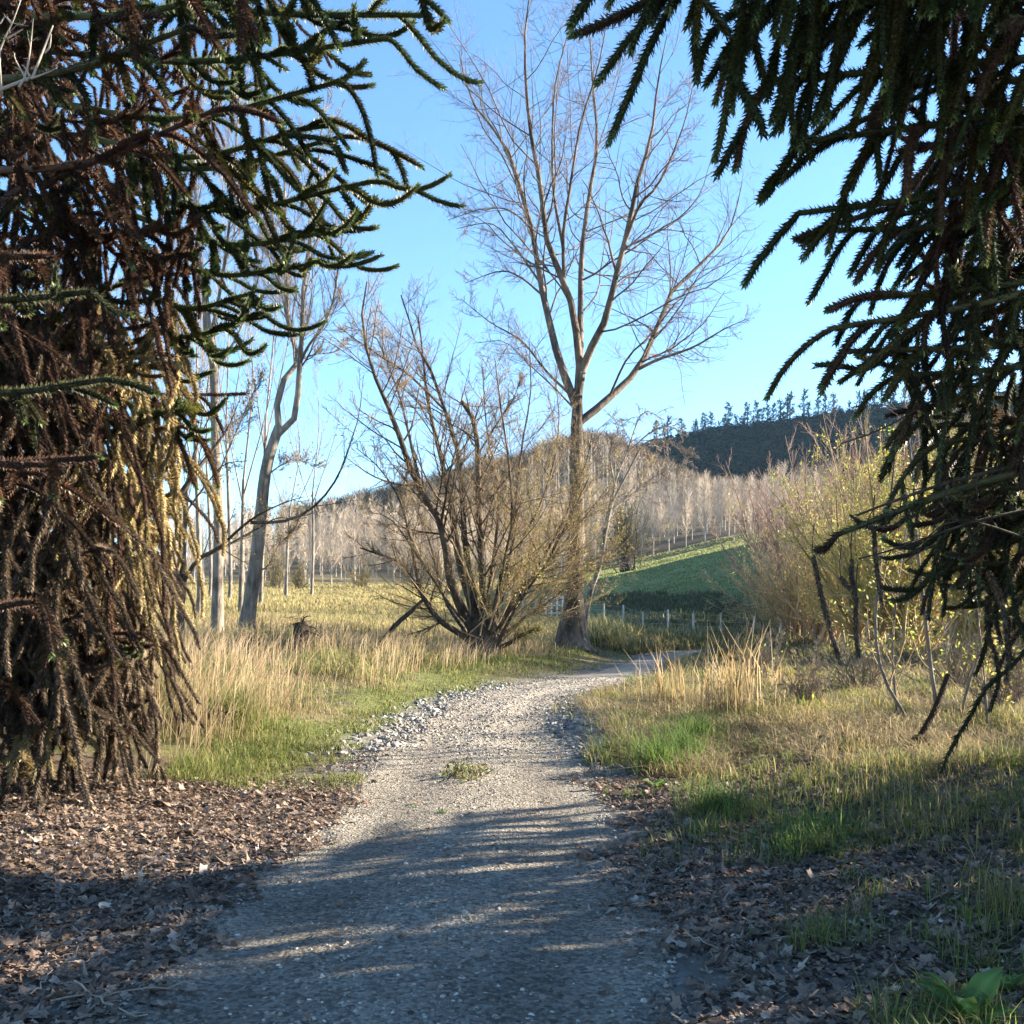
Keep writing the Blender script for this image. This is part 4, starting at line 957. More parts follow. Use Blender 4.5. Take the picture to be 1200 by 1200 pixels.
# the four dead fronds that hang free below the lowest bough
for (px, py, px2, py2, D) in [(953, 652, 982, 770, 6.3), (998, 655, 1002, 700, 6.35), (1024, 618, 1034, 708, 6.4), (985, 676, 997, 690, 6.3), (1004, 700, 1006, 770, 6.4)]:
    P = resample(np.array([at(px, py, D), at((px + px2) / 2 - 2, (py + py2) / 2, D), at(px2, py2, D)]), 11)
    mb = MB(); ropes(mb, P[None], [np.linalg.norm(P[-1] - P[0])], rng, 420, .036, .018, .013, DBR, .3, 0, 1, None, .6)
    tubes(mb, resample(np.array([at(px + 1, py - 38, D), at(px - 1, py - 15, D), at(px, py, D)]), 6), np.full(6, .004), 5, (.08, .05, .03), 1)
    mb.build('dead_frond', [M_DEAD, M_CORE], RT)
# bare ribs of old boughs
for pts, r in [([(1260, 530, 6.4), (1120, 563, 6.3), (1040, 590, 6.2), (1004, 604, 6.2)], .018), ([(1260, 585, 6.5), (1140, 612, 6.3), (1060, 640, 6.2), (1006, 655, 6.2)], .013), ([(1260, 400, 6.4), (1120, 455, 6.3), (1040, 500, 6.2), (985, 520, 6.2)], .012),
                 ([(1230, 640, 6.4), (1120, 610, 6.3), (1060, 660, 6.2)], .010)]:
    q = resample(np.array([at(*p) for p in pts]), 10); mb = MB(); tubes(mb, q, np.linspace(r, r * .4, 10), 7)
    A, AR = spawn(rng, q[None], np.linspace(r, r * .4, 10)[None], 9, .3, 1, .8, .25, 7, (0, 0, .02), .14, .5, .003)
    tubes(mb, A, AR, 4); mb.build('bare_limb', M_WBARK, RT, True)
# the rest of the tree, outside the frame: it shades the lane
for i in range(78):
    a = rng.uniform(0, 6.283); h = .7 + 9.8 * rng.random() ** 1.7; r = rng.uniform(2.0, 4.2) * min(1, (13 - h) / 8)
    p0 = np.array([RB[0], RB[1], RB[2] + h]); p1 = p0 + np.array([math.cos(a) * r, math.sin(a) * r, rng.uniform(-.9, .1)])
    px = 600 + F_PX * p1[0] / max(p1[1], .3); pm = 600 + F_PX * (p1[0] - .5) / max(p1[1], .3)
    if pm < 1300 and p1[1] > 0: continue
    o = add_bough(RT, rng, p0, p1, .15, 14, 'hang', rng.uniform(.8, 1.3), OLV, 150, .8, False, .15, sec=3, L=.075)
for i in range(13):  # extra unseen long boughs, added to carry the shade farther along the lane
    a = rng.uniform(.65, 1.45); h = rng.uniform(.8, 2.9); r = rng.uniform(3.6, 6.2)
    p0 = np.array([RB[0], RB[1], RB[2] + h]); p1 = p0 + np.array([math.cos(a) * r, math.sin(a) * r, rng.uniform(-.5, .1)])
    if 600 + F_PX * (p1[0] - .6) / p1[1] < 1260: continue
    add_bough(RT, rng, p0, p1, .15, 16, 'hang', rng.uniform(.6, 1.0), OLV, 150, .8, False, .3, sec=3, L=.075)
for i in range(10):
    a = rng.uniform(0, 6.283, 26); r = rng.uniform(.6, 3.2, 26); h = rng.uniform(.8, 3.2, 26)
    s = np.stack([RB[0] + np.cos(a) * r, RB[1] + np.sin(a) * r, RB[2] + h], 1); s = s[(600 + F_PX * s[:, 0] / np.maximum(s[:, 1], .3) > 1235) | (s[:, 1] < 1)]
    add_curtain(RT, rng, s, 1.8, OLV, 120, L=.06)
# ---------------------------------------------------------------- ground cover
rng = np.random.default_rng(70)
def scatter(n, y0, y1, px0, px1, p=1.0):
    """points spread evenly over the view: density falls with distance"""
    y = y0 * (y1 / y0) ** rng.random(n); px = rng.uniform(px0, px1, n)
    x = (px - 600) / F_PX * y
    return x, y
def lay(x, y): return np.stack([x, y, ground_z(x, y)], 1)

DRY = [(.33, .26, .12), (.40, .32, .17), (.25, .19, .09), (.27, .26, .10)]
LIVE = [(.15, .185, .045), (.20, .215, .06), (.11, .15, .035), (.25, .235, .08)]
# tall dry grass of the left bank
mb = MB()
x, y = scatter(170000, 8.6, 46, -60, 740); d, s = road_dist(x, y)
n1 = field(x, y, 1.1); n2 = field(x + 30, y, 3.0)
ed = 1.25 + .25 * field(y, x, .8) + .9 * sstep(11, 15, y) * sstep(21, 17, y) * .55
keep = (s < 0) & (d > ed) & (rng.random(len(x)) < .45 + .55 * sstep(-.5, .5, n1)) & ((x > -5.4) | (y > 10.5)) & (y > 8.8)
keep &= ~((y < 10.4) & (x < -3.3 + .2 * n1))
x, y, d, n1, n2 = [v[keep] for v in (x, y, d, n1, n2)]
near = sstep(ed.mean() + 2.5, ed.mean() + .1, d)
dry = rng.random(len(x)) < np.clip(.36 + .40 * n2 - .75 * near + .25 * sstep(17, 30, y) - .3 * (y > 22) * (d < 3.2), .05, .95)
h = np.where(dry, rng.uniform(.2, .62, len(x)) * rng.uniform(.6, 1.2, len(x)), rng.uniform(.12, .38, len(x))) * (1 - .70 * near) * (.66 + .42 * n1 + .3 * field(x, y, .45)).clip(.2) * (1 - .3 * sstep(20, 35, y))
col = np.where(dry[:, None], mixc(rng, len(x), DRY), mixc(rng, len(x), LIVE))
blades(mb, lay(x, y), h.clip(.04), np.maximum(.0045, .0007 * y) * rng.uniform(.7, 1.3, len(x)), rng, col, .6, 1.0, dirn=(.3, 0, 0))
# feathery seed stalks above it
x, y = scatter(11000, 9, 36, -40, 640); d, s = road_dist(x, y); n1 = field(x, y, 1.3)
k = (s < 0) & (d > 2.6) & (n1 > -.25) & ~((y < 10.8) & (x < -3.4)); x, y = x[k], y[k]
blades(mb, lay(x, y), rng.uniform(.6, 1.05, len(x)) * (1 - .25 * sstep(18, 30, y)), np.maximum(.003, .0005 * y), rng, mixc(rng, len(x), [(.42, .30, .18), (.46, .36, .22), (.36, .24, .14)]), .45, .6, dirn=(.9, 0, 0), head=.1)
tag(mb.build('bank_grass', M_GRASS), 'tall dry grass over green on the left bank', None, None, 'stuff')
# the dry field beyond
mb = MB(); x, y = scatter(120000, 34, 122, 120, 720); d, s = road_dist(x, y)
k = ((s < 0) | (y > 45)) & (d > 2) & (600 + F_PX * x / y < 690 - .2 * (y - 40)); x, y = x[k], y[k]; n1 = field(x, y, 6.)
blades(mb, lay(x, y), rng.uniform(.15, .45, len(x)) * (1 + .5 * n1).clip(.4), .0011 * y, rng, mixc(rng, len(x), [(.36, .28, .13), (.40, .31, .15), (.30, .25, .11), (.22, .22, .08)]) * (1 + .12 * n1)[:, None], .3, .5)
tag(mb.build('field_grass', M_GRASS), 'straw coloured grass of the far left field', None, None, 'stuff')
# rough pasture on the right
mb = MB(); x, y = scatter(150000, 6.2, 48, 640, 1330); d, s = road_dist(x, y); n1 = field(x, y, .9); n2 = field(x - 20, y, 2.6)
thin = sstep(8.9, 11.9, y + .9 * n1)
k = (s > 0) & (d > 1.35 + .3 * field(y, x, .7)) & (rng.random(len(x)) < (.10 + .9 * thin) * (.35 + .65 * sstep(-.6, .4, n1)))
k &= ~((d < 2.0) & (y > 11) & (y < 16) & (rng.random(len(x)) < .8))
x, y, d, n1, n2 = [v[k] for v in (x, y, d, n1, n2)]
dry = rng.random(len(x)) < np.clip(.44 + .4 * n2 - .4 * (d < 2.6) - .3 * (y < 10), .08, .95)
h = np.where(dry, rng.uniform(.08, .32, len(x)), rng.uniform(.07, .26, len(x))) * (.8 + .5 * n1).clip(.3) * (1 + .35 * sstep(16, 30, y))
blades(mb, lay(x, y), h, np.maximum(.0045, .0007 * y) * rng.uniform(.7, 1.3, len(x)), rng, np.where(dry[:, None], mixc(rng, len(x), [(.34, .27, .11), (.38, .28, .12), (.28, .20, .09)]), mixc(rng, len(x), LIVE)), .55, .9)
x, y = scatter(70000, 9.5, 44, 650, 1330); d, s = road_dist(x, y); k = (s > 0) & (d > 1.5) & (field(x, y, .8) > -.7); x, y = x[k], y[k]
blades(mb, lay(x, y), rng.uniform(.10, .30, len(x)), np.maximum(.004, .0007 * y), rng, mixc(rng, len(x), [(.36, .29, .15), (.26, .19, .10), (.17, .12, .07), (.42, .35, .20)]), 1.8, 1.0)
tag(mb.build('rough_grass', M_GRASS), 'short mixed green and straw grass on the right flat', None, None, 'stuff')
# paddock turf on the slope
mb = MB(); x, y = scatter(80000, 54, 165, 640, 1010); k = (x > 4.5 + .03 * y); x, y = x[k], y[k]; n1 = field(x, y, 7.); z = ground_z(x, y)
rough = (z < 2.6 + .8 * field(x, y, 5.))
blades(mb, np.stack([x, y, z], 1), np.where(rough, rng.uniform(.2, .6, len(x)), rng.uniform(.06, .16, len(x))), .0012 * y, rng, np.where(rough[:, None], mixc(rng, len(x), [(.11, .11, .05), (.15, .13, .07), (.07, .09, .035)]), mixc(rng, len(x), [(.18, .22, .07), (.26, .28, .11), (.32, .31, .13)])), .4, .6)
tag(mb.build('paddock_grass', M_GRASS), 'short green pasture on the sloping paddock', None, None, 'stuff')

mb = MB(); x, y = scatter(50000, 35, 60, 690, 1250); d, s = road_dist(x, y); k = (d > 1.5) & ((s < 0) | (y > 45)); x, y = x[k], y[k]; n1 = field(x, y, 3.)
blades(mb, lay(x, y), rng.uniform(.15, .55, len(x)) * (1 + .5 * n1).clip(.3), .0011 * y, rng, mixc(rng, len(x), [(.16, .16, .06), (.28, .23, .11), (.10, .12, .04), (.33, .27, .13)]) * (1 + .15 * n1)[:, None], .4, .7)
tag(mb.build('fenceline_grass', M_GRASS), 'rank mixed grass between the lane and the wire fence', None, None, 'stuff')
# green tufts among the leaves at the right and a few at the left verge
def tuft(name, label, cat, x, y, n, h, cols, group, w=.006, r=.12, lean=.45, parent_head=None):
    p = np.array([x, y, gz(x, y)]); a = rng.random(n) * 6.283; q = np.abs(rng.normal(0, r, n))
    xx, yy = x + np.cos(a) * q, y + np.sin(a) * q
    mb = MB(); blades(mb, lay(xx, yy) - [0, 0, .01], h * rng.uniform(.5, 1.15, n), np.full(n, w), rng, mixc(rng, n, cols), lean, .8)
    if parent_head:
        m = parent_head; xx, yy = x + rng.normal(0, r * .9, m), y + rng.normal(0, r * .9, m)
        blades(mb, lay(xx, yy), h * rng.uniform(.8, 1.7, m), np.full(m, w * 1.3), rng, mixc(rng, m, [(.42, .31, .17), (.38, .26, .13)]), .2, .3, head=.4)
    return tag(mb.build(name, M_GRASS, loc=p), label, cat, group)
mb = MB()
for i in range(380):
    yy = rng.uniform(3.4, 10.5); px = rng.uniform(800, 1210); xx = (px - 600) / F_PX * yy
    if road_dist([xx], [yy])[0][0] < 1.55 or field(np.array([xx]), np.array([yy]), 1.1)[0] < -.35: continue
    n = int(rng.integers(10, 46)); a = rng.random(n) * 6.283; q = np.abs(rng.normal(0, .09, n))
    blades(mb, lay(xx + np.cos(a) * q, yy + np.sin(a) * q), rng.uniform(.05, .20, n), np.full(n, .005), rng, mixc(rng, n, LIVE[:3] + [(.3, .24, .1)], [.3, .3, .25, .15]), .6, .9)
tag(mb.build('verge_grass', M_GRASS), 'thin green grass growing up through the fallen leaves on the right', None, None, 'stuff')
LG = [(.085, .15, .03), (.11, .18, .04), (.15, .20, .055)]
def gp(px, py):
    d = EYE * F_PX / (py - HOR); return (px - 600) / F_PX * d, d
for px, py, n, h, lab in [(772, 905, 420, .46, 'lush green grass tussock nearest the gravel heap'), (800, 890, 420, .5, 'lush green grass tussock just behind the one by the gravel heap'), (838, 955, 300, .34, 'green grass tussock among brown leaves beside the lane'),
                          (935, 1000, 160, .30, 'thin green grass tussock in the middle of the right leaf litter'), (965, 985, 120, .28, 'upright thin grass tuft right of the middle litter tussock'), (735, 935, 60, .12, 'tiny bright green tuft at the lane edge'),
                          (820, 870, 420, .48, 'broad grass tussock behind the lush pair'), (885, 880, 140, .25, 'pale green tussock in the sunlit right rough')]:
    x, y = gp(px, py); tuft('grass_tussock', lab, 'grass tuft', x, y, n, h, LG, 'green tussocks by the lane', .008, .2, .6)
for px, py, n, h, lab in [(1175, 1090, 130, .36, 'yellowing grass tuft at the right edge'), (1150, 1060, 60, .25, 'smaller yellowing tuft beside the right-edge one')]:
    x, y = gp(px, py); tuft('grass_tussock', lab, 'grass tuft', x, y, n, h, DRY + LIVE, 'yellowing tufts at the right edge', .005)
x, y = gp(265, 885); tuft('grass_tussock', 'big green rush tussock in the left bank grass', 'grass tuft', x - .1, y + .6, 700, .7, LIVE[:3] + [(.3, .24, .11)], None, .008, .22)
for px, py, n, h, m, lab in [(855, 850, 170, .95, 70, 'tall tan reed clump, highest of those on the right rough'), (785, 835, 180, .7, 40, 'shorter pale reed clump nearest the road bend'), (830, 830, 90, .5, 30, 'reed clump between the tallest clump and the road'),
                             (905, 815, 160, .4, 30, 'ragged tan reed clump near the hanging fronds'), (1000, 825, 300, .30, 0, 'rounded straw tussock in the rough beyond the fallen branches'), (945, 845, 160, .35, 10, 'thin straw clump below the hanging fronds')]:
    x, y = gp(px, py); tuft('reed_clump', lab, 'reeds', x, y, n, h, DRY, 'straw reed clumps on the right rough', .007, .24, .2 if m else .6, m)

# fallen leaves
def leaf_shape(seed):
    r = np.random.default_rng(seed); m = 11; a = np.linspace(0, 6.283, m, endpoint=False)
    rad = .5 * (1 + .32 * np.cos(a * 5 + r.random() * .6) * r.uniform(.6, 1.2, m)) * np.where(np.abs(np.sin(a)) > .2, .8, 1.1)
    p = np.stack([np.cos(a) * rad, np.sin(a) * rad * .8, np.zeros(m)], 1)
    p = np.concatenate([[[0, 0, 0]], p * r.uniform(.9, 1.1, (m, 1))])
    cu = r.uniform(.15, .8); ph = r.random() * 3.14; ax = p[:, 0] * math.cos(ph) + p[:, 1] * math.sin(ph)
    p[:, 2] = cu * ax ** 2 + r.normal(0, .025, m + 1) + .3 * p[:, 0] * p[:, 1]
    p[0, 2] -= .03; f = np.stack([np.zeros(m, int), 1 + np.arange(m), 1 + (np.arange(m) + 1) % m], 1)
    return p, f
SH = [leaf_shape(500 + i) for i in range(9)]
LC = [(.24, .17, .125), (.17, .12, .088), (.30, .225, .17), (.12, .085, .064), (.20, .13, .088), (.37, .295, .235)]
def litter(mb, x, y, size, lift=.012):
    n = len(x); z = ground_z(x, y) + np.abs(rng.normal(lift, lift * .9, n)); col = mixc(rng, n, LC, [.25, .25, .15, .15, .12, .08])
    yaw = rng.random(n) * 6.283; tx, ty = rng.normal(0, .30, (2, n)); fl = np.where(rng.random(n) < .4, -1, 1)
    which = rng.integers(0, len(SH), n)
    for q, (p, f) in enumerate(SH):
        k = np.where(which == q)[0]
        if not len(k): continue
        v = np.repeat(p[None], len(k), 0) * size[k][:, None, None]; v[..., 2] *= fl[k][:, None]
        v[..., 2] += v[..., 0] * tx[k][:, None] + v[..., 1] * ty[k][:, None]
        c_, s_ = np.cos(yaw[k])[:, None], np.sin(yaw[k])[:, None]
        v = np.stack([v[..., 0] * c_ - v[..., 1] * s_ + x[k][:, None], v[..., 0] * s_ + v[..., 1] * c_ + y[k][:, None], v[..., 2] + z[k][:, None]], -1)
        F = (np.arange(len(k))[:, None, None] * len(p) + f[None]).reshape(-1, 3)
        mb.add(v.reshape(-1, 3), F, np.repeat(col[k], len(p), 0))
mb = MB()
N0 = 150000
y = rng.uniform(2.4, 11.2, N0); x = rng.uniform(-8.5, 9.0, N0); d, s = road_dist(x, y); n1 = field(x, y, .8)
px = 600 + F_PX * x / y
k = (px > -200) & (px < 1400)
lw = sstep(.74, 1.1, d + .2 * n1 + .10 * sstep(5.5, 4.5, y)) * np.where(s < 0, sstep(9.7, 8.2, y + .3 * n1), sstep(11.2, 8.9, y + .8 * n1 - .2 * np.clip(x - 2, 0, 4))) * 1
keep = k & (rng.random(N0) < lw)
x, y = x[keep], y[keep]
litter(mb, x, y, .03 + .07 * rng.random(len(x)) ** 1.7)
k = rng.integers(0, len(x), 42000); litter(mb, x[k] + rng.normal(0, .06, 42000), y[k] + rng.normal(0, .06, 42000), rng.uniform(.010, .032, 42000), .02)
y = 8.6 + 10 * rng.random(11000) ** 2; x = rng.uniform(-4, 4, 11000); d, s = road_dist(x, y); k = (d > 1.0) & (d < 2.6) & (rng.random(11000) < .5) & ((s > 0) | (y < 12)); litter(mb, x[k], y[k], rng.uniform(.04, .09, k.sum()))
y = rng.uniform(3, 11, 420); x = rng.uniform(-2, 1.2, 420); litter(mb, x, y, rng.uniform(.03, .06, 420), .012)
tag(mb.build('fallen_leaves', M_LITTER), 'brown fallen leaves carpeting both sides of the lane', None, None, 'stuff')

# stones: loose gravel on the lane and broken rock heaped along its edges
ICO = None
def ico():
    g = (1 + 5 ** .5) / 2
    v = np.array([(-1, g, 0), (1, g, 0), (-1, -g, 0), (1, -g, 0), (0, -1, g), (0, 1, g), (0, -1, -g), (0, 1, -g), (g, 0, -1), (g, 0, 1), (-g, 0, -1), (-g, 0, 1)]) / 1.9
    f = np.array([(0, 11, 5), (0, 5, 1), (0, 1, 7), (0, 7, 10), (0, 10, 11), (1, 5, 9), (5, 11, 4), (11, 10, 2), (10, 7, 6), (7, 1, 8), (3, 9, 4), (3, 4, 2), (3, 2, 6), (3, 6, 8), (3, 8, 9), (4, 9, 5), (2, 4, 11), (6, 2, 10), (8, 6, 7), (9, 8, 1)])
    return v, f
IV, IF = ico()
def stones(mb, x, y, size, cols, lift=.1):
    n = len(x); z = ground_z(x, y) + size * lift
    v = IV[None] * (1 + .22 * rng.standard_normal((n, 12, 1))) * rng.uniform(.6, 1.15, (n, 1, 3)) * np.array([1, 1, .7])
    a = rng.random(n) * 6.283; c_, s_ = np.cos(a)[:, None], np.sin(a)[:, None]
    v = np.stack([v[..., 0] * c_ - v[..., 1] * s_, v[..., 0] * s_ + v[..., 1] * c_, v[..., 2]], -1) * size[:, None, None]
    v += np.stack([x, y, z], 1)[:, None]
    mb.add(v.reshape(-1, 3), (np.arange(n)[:, None, None] * 12 + IF[None]).reshape(-1, 3), np.repeat(mixc(rng, n, cols, None, .2), 12, 0))
mb = MB(); GC = [(.30, .265, .22), (.22, .195, .165), (.40, .36, .30), (.26, .215, .165), (.16, .145, .13)]
n = 75000; y = 3.2 * (24 / 3.2) ** rng.random(n); x = rng.uniform(-2.2, 2.6, n) + np.interp(y, ROAD[:, 1][:100], ROAD[:, 0][:100]) + .3; d, s = road_dist(x, y)
k = (d < np.where(y < 9, 1.0, 1.35)) & (rng.random(n) < .12 + .75 * np.exp(-((d - 1.05) / .3) ** 2) + .8 * np.exp(-(d / .3) ** 2) + .5 * sstep(10, 12.5, y)); x, y = x[k], y[k]
stones(mb, x, y, (.003 + .013 * rng.random(len(x)) ** 2) * (1 + .8 * sstep(9, 14, y)), GC, .3)
tag(mb.build('loose_gravel', M_STONE), 'loose gravel scattered over the lane', None, None, 'stuff')
mb = MB(); SCOL = [(.26, .245, .22), (.20, .19, .17), (.32, .30, .275), (.15, .14, .125)]
n = 17000; y = rng.uniform(10.2, 22, n); x = rng.uniform(-4, 4.5, n); d, s = road_dist(x, y)
wt = np.where(s < 0, np.exp(-((d - 1.38 - .15 * field(y, x, .7)) / .36) ** 2) * sstep(10.2, 12, y), 1.2 * np.exp(-((d - 1.6) / .45) ** 2) * sstep(10.0, 11.0, y) * sstep(17, 15, y))
k = rng.random(n) < wt; x, y = x[k], y[k]
stones(mb, x, y, .008 + .06 * rng.random(len(x)) ** 2.5, SCOL, .1)
x, y = rng.normal(1.02, .26, 1500), rng.normal(13.2, 1.3, 1500); d, s = road_dist(x, y); k = d > .95; x, y = x[k], y[k]
stones(mb, x, y, .010 + .05 * rng.random(len(x)) ** 2.2, SCOL, .15)
tag(mb.build('edge_stones', M_STONE), 'pale broken stones heaped along both edges of the lane', None, None, 'stuff')

# ---------------------------------------------------------------- single things on the ground
def broad_leaf(mb, b, az, el, ln, wd, col):
    m = 9; t = np.linspace(0, 1, m); w = wd * np.sin(np.pi * t ** .75) ** .8; w[0] = .008; w[-1] = .002
    e = el - 1.1 * t ** 2; dx = np.cumsum(np.cos(e)) * ln / m; dz = np.cumsum(np.sin(e)) * ln / m
    f = np.array([math.cos(az), math.sin(az), 0]); s = np.array([-math.sin(az), math.cos(az), 0])
    c = b + f * dx[:, None] + np.array([0, 0, 1]) * dz[:, None]
    V = np.stack([c + s * w[:, None] + [0, 0, .25] * w[:, None], c + s * w[:, None] * .5 + [0, 0, .08] * w[:, None], c, c - s * w[:, None] * .5 + [0, 0, .08] * w[:, None], c - s * w[:, None] + [0, 0, .25] * w[:, None]], 1)
    V[:, [0, 4], 2] += (rng.normal(0, .006, (m, 2)))
    q = (np.arange(m - 1)[:, None] * 5 + np.arange(4)[None]).ravel()
    cc = np.repeat(np.array([[1, 1, 1.6, 1, 1]]), m, 0).ravel()[:, None] * np.asarray(col)
    mb.add(V.reshape(-1, 3), np.stack([q, q + 1, q + 6, q + 5], 1), cc)
for px, py, nl, ln, wd, lab in [(1135, 1205, 9, .26, .055, 'broad-leaved green weed in the bottom right corner'), (1180, 1165, 6, .15, .035, 'small broad-leaved weed behind the corner weed'), (770, 925, 6, .15, .04, 'low dock plant at the lane edge by the green tussocks')]:
    x, y = gp(px, py); p = np.array([x, y, gz(x, y)]); t = thing('broadleaf_weed', lab, 'weed', p, 'broad-leaved weeds')
    for j in range(nl):
        mb = MB(); broad_leaf(mb, p + rng.normal(0, .01, 3) * [1, 1, 0], j * 2.4 + rng.normal(0, .3), rng.uniform(.5, 1.35), ln * rng.uniform(.7, 1.2), wd * rng.uniform(.8, 1.2), np.array([.12, .20, .05]) * rng.uniform(.8, 1.3))
        mb.build('leaf', M_LEAF, t, True)
x, y = gp(545, 912); t = thing('weed_patch', 'weedy tuft with dead stalks in the middle of the gravel lane', 'weed', (x, y, gz(x, y)))
n = 240; xx, yy = x + rng.normal(0, .13, n), y + rng.normal(0, .22, n); mb = MB(); leaf_quads(mb, lay(xx, yy) + rng.random((n, 1)) * [0, 0, .10], np.full(n, .05), rng, mixc(rng, n, [(.11, .15, .04), (.15, .17, .05), (.16, .10, .05)])); P = grow(rng, lay(xx[:60], yy[:60]), rng.normal(0, .8, (60, 3)) + [0, 0, .8], rng.uniform(.06, .16, 60), 5, (0, 0, 0), .2); tubes(mb, P, np.full((60, 5), .003), 4, (.13, .085, .05)); mb.build('leaves', M_LEAF, t)
for px, py, lab in [(520, 955, 'tiny green weed on the lane in front of the weedy tuft'), (487, 946, 'very small weed on the lane left of the tiny green one')]:
    x, y = gp(px, py); tuft('lane_weed', lab, 'weed', x, y, 26 if px == 520 else 9, .05, LG, None, .010, .04, .8)

# fallen monkey puzzle ends and sticks
for px, py, pts, lab in [(970, 886, [(962, 862), (966, 874), (972, 882), (985, 886), (1000, 884)], 'dark curved dead branch end on the right rough, leftmost of the two'), (1068, 886, [(1112, 790), (1096, 830), (1082, 856), (1070, 876), (1062, 889)], 'dark dead branch propped in the thin saplings')]:
    x, y = gp(px, py); D = y; p = np.array([x, y, gz(x, y)]); t = thing('fallen_branch', lab, 'branch', p)
    P = np.array([at(a, b, D) for a, b in pts]); P[:, 2] = np.maximum(P[:, 2], p[2] + .03); P = resample(P, 11); mb = MB()
    ropes(mb, P[None], [np.linalg.norm(np.diff(P, axis=0), axis=1).sum()], rng, 420, .045, .022, .035, np.array([.075, .048, .03]), .3); mb.build('rope_branch', [M_DEAD, M_CORE], t)
    mb = MB(); q = grow(rng, np.repeat(P[[8]], 7, 0), rng.standard_normal((7, 3)) * [1, 1, .3], rng.uniform(.12, .25, 7), 6, (0, 0, -.1), .1); q[..., 2] = np.maximum(q[..., 2], p[2] + .02)
    ropes(mb, q, np.full(7, .2), rng, 380, .04, .018, .012, np.array([.08, .05, .03]), .3); mb.build('side_branchlets', [M_DEAD, M_CORE], t)
for i, (pts, r, lab) in enumerate([([(60, 1182), (150, 1168), (230, 1160)], .004, 'long thin pale stick across the near left litter'), ([(90, 1160), (125, 1185), (170, 1198)], .005, 'short bent stick under the long thin one'), ([(35, 1175), (52, 1160), (60, 1145)], .004, 'short stick at the bottom left edge'),
                                  ([(905, 1110), (945, 1105), (985, 1115)], .004, 'thin stick on the middle right litter'), ([(1090, 1080), (1120, 1060), (1160, 1010)], .003, 'pale dry stalk leaning near the right edge'), ([(800, 1100), (825, 1112), (845, 1120)], .004, 'short stick at the lane edge on the right'),
                                  ([(505, 1115), (520, 1110), (528, 1098)], .003, 'tiny twig lying on the bare lane')]):
    q = []
    for a, b in pts:
        x, y = gp(a, b); q.append([x, y, gz(x, y) + .035])
    P = resample(np.array(q), 10) + rng.normal(0, .006, (10, 3)); mb = MB(); tubes(mb, P, np.linspace(r, r * .5, 10), 6, (.33, .26, .19)); A, AR = spawn(rng, P[None], np.full((1, 10), r * .6), 3, .3, .9, .7, .3, 5, (0, 0, 0), .08, .7, .0015)
    tubes(mb, A, AR, 4, (.30, .23, .17)); tag(mb.build('stick', M_CORE, loc=P[0]), lab, 'stick', None)

# stumps, log and fence
for px, py, D, h, lab in [(352, 752, 25, .85, 'dark broken stump with curling roots in the dry grass'), (291, 758, 24, .42, 'small dark stump at the foot of the leaning tree')]:
    b = at(px, py, D); b[2] = gz(b[0], D); t = thing('stump', lab, 'stump', b)
    mb = MB(); P = resample(np.array([b - [0, 0, .1], b + [.03, 0, h * .5], b + [-.04, 0, h * .85]]), 9); tubes(mb, P, np.linspace(.30, .17, 9) * h * 1.1, 11, wob=.12, rng=rng); mb.build('trunk', M_DARKBARK, t, True)
    n = 13; q = grow(rng, np.repeat(P[[6]], n, 0) + rng.normal(0, .07, (n, 3)), rng.standard_normal((n, 3)) * [1, .7, .3] + [.5, 0, .9], rng.uniform(.35, .75, n) * h, 8, (.06, 0, -.22), .12); mb = MB(); tubes(mb, q, np.repeat(np.linspace(.028, .008, 8)[None], n, 0), 6); mb.build('roots', M_DARKBARK, t, True)
    n = 40; mb = MB(); q = grow(rng, np.repeat(P[[8]], n, 0) + rng.normal(0, .12, (n, 3)), rng.standard_normal((n, 3)) * [1, 1, .4] + [0, 0, .6], rng.uniform(.2, .4, n), 5, (0, 0, -.1), .15); tubes(mb, q, np.full((n, 5), .006), 4); mb.build('dead_twigs', M_WTWIG, t, True)
b = at(438, 752, 26); b[2] = gz(b[0], 26)
P = resample(np.array([b - [0, 0, .05], at(462, 734, 26.3), at(480, 718, 26.6), at(497, 702, 26.9)]), 10); mb = MB(); tubes(mb, P, np.linspace(.085, .05, 10), 8, wob=.05, rng=rng)
t = thing('fallen_log', 'dark log leaning from the grass up to the spreading willow', 'log', b); mb.build('log_stem', M_DARKBARK, t, True)
A, AR = spawn(rng, P[None], np.linspace(.07, .04, 10)[None], 6, .2, 1, .9, .3, 6, (0, 0, .05), .12, .4, .008); mb = MB(); tubes(mb, A, AR, 4); mb.build('side_twigs', M_WBARK, t, True)

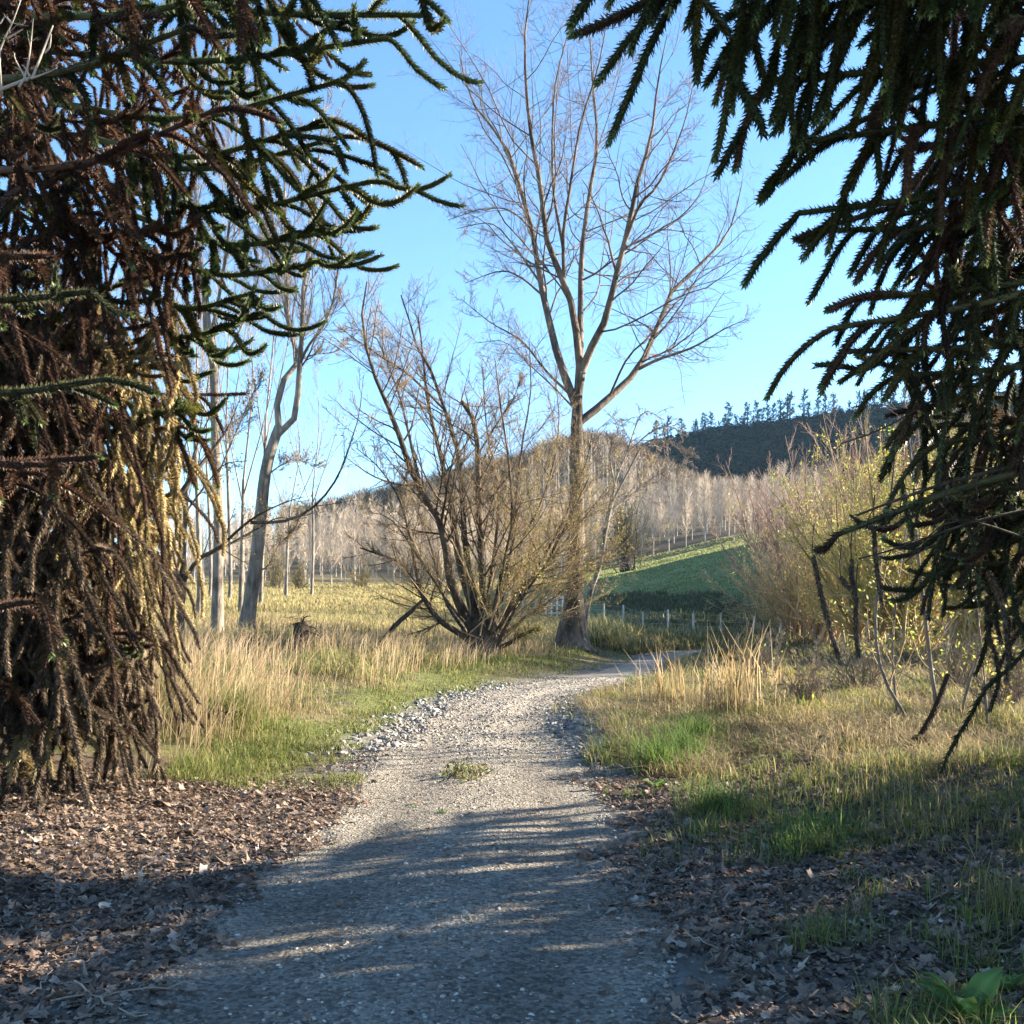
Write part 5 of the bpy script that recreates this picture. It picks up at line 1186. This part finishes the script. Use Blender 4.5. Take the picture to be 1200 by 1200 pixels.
FN = [(596, 66), (612, 63), (627, 61.5), (662, 58), (689, 55.5), (708, 53.5), (729.5, 51.5), (754, 49.5), (783, 47.8), (814, 46.5), (846, 46), (880, 45.5), (915, 45), (955, 45), (1000, 45), (1050, 45)]
fb = at(FN[0][0], 740, FN[0][1]); fb[2] = gz(fb[0], fb[1])
t = thing('wire_fence', 'pale post and wire fence along the foot of the green paddock', 'fence', fb); tops = []
for px, D in FN:
    x = (px - 600) / F_PX * D; z = gz(x, D); hh = rng.uniform(1.02, 1.25); mb = MB(); tl = rng.normal(0, .05)
    tubes(mb, np.array([[x, D, z - .15], [x + tl, D, z + hh * .6], [x + tl, D, z + hh], [x + tl, D, z + hh + .01]]), np.array([.055, .053, .05, .005]), 8, np.array([.46, .42, .36]) * rng.uniform(.85, 1.1)); mb.build('post', M_POST, t); tops.append(np.array([x + tl, D - .08, z + hh]))
for q in range(4):
    mb = MB(); P = np.array([p - [0, 0, .1 + .27 * q] for p in tops]); tubes(mb, P, np.full(len(P), .006), 4, (.35, .34, .32)); mb.build('wire', M_POST, t)
gb = at(640, 741, 59.5); gb[2] = gz(gb[0], gb[1]); t = thing('farm_gate', 'white slatted farm gate in the wire fence behind the tall poplar', 'gate', gb)
for j in range(6):
    x = gb[0] + j * .33; mb = MB(); tubes(mb, np.array([[x, 59.6 - j * .1, gb[2] - .1], [x, 59.6 - j * .1, gb[2] + .7], [x, 59.6 - j * .1, gb[2] + 1.38]]), np.full(3, .05), 6, (.74, .73, .70)); mb.build('upright', M_POST, t)
for z in (.35, .8, 1.25):
    mb = MB(); tubes(mb, np.array([[gb[0], 59.53, gb[2] + z], [gb[0] + .82, 59.28, gb[2] + z], [gb[0] + 1.65, 59.03, gb[2] + z]]), np.full(3, .03), 6, (.7, .69, .66)); mb.build('rail', M_POST, t)
print('objects', len(SC.objects), 'verts', sum(len(o.data.vertices) for o in SC.objects if o.type == 'MESH'))
# ---------------------------------------------------------------- the air of the valley
HAZE = .00009
m, nt_, out_ = new_mat('valley_air'); vp = nt_.nodes.new('ShaderNodeVolumePrincipled')
vp.inputs['Color'].default_value = (.45, .72, 1, 1); vp.inputs['Density'].default_value = HAZE; vp.inputs['Anisotropy'].default_value = 0.0
nt_.links.new(vp.outputs[0], out_.inputs['Volume'])
mb = MB(); x0, x1, y0, y1, z0, z1 = -905, 905, -65, 1010, -3, 345
mb.add(np.array([(x, y, z) for z in (z0, z1) for y in (y0, y1) for x in (x0, x1)]), np.array([(0, 2, 3, 1), (4, 5, 7, 6), (0, 1, 5, 4), (2, 6, 7, 3), (0, 4, 6, 2), (1, 3, 7, 5)]))
tag(mb.build('haze', m), 'thin blue valley haze', None, None, 'stuff')
SC.cycles.volume_bounces = 0
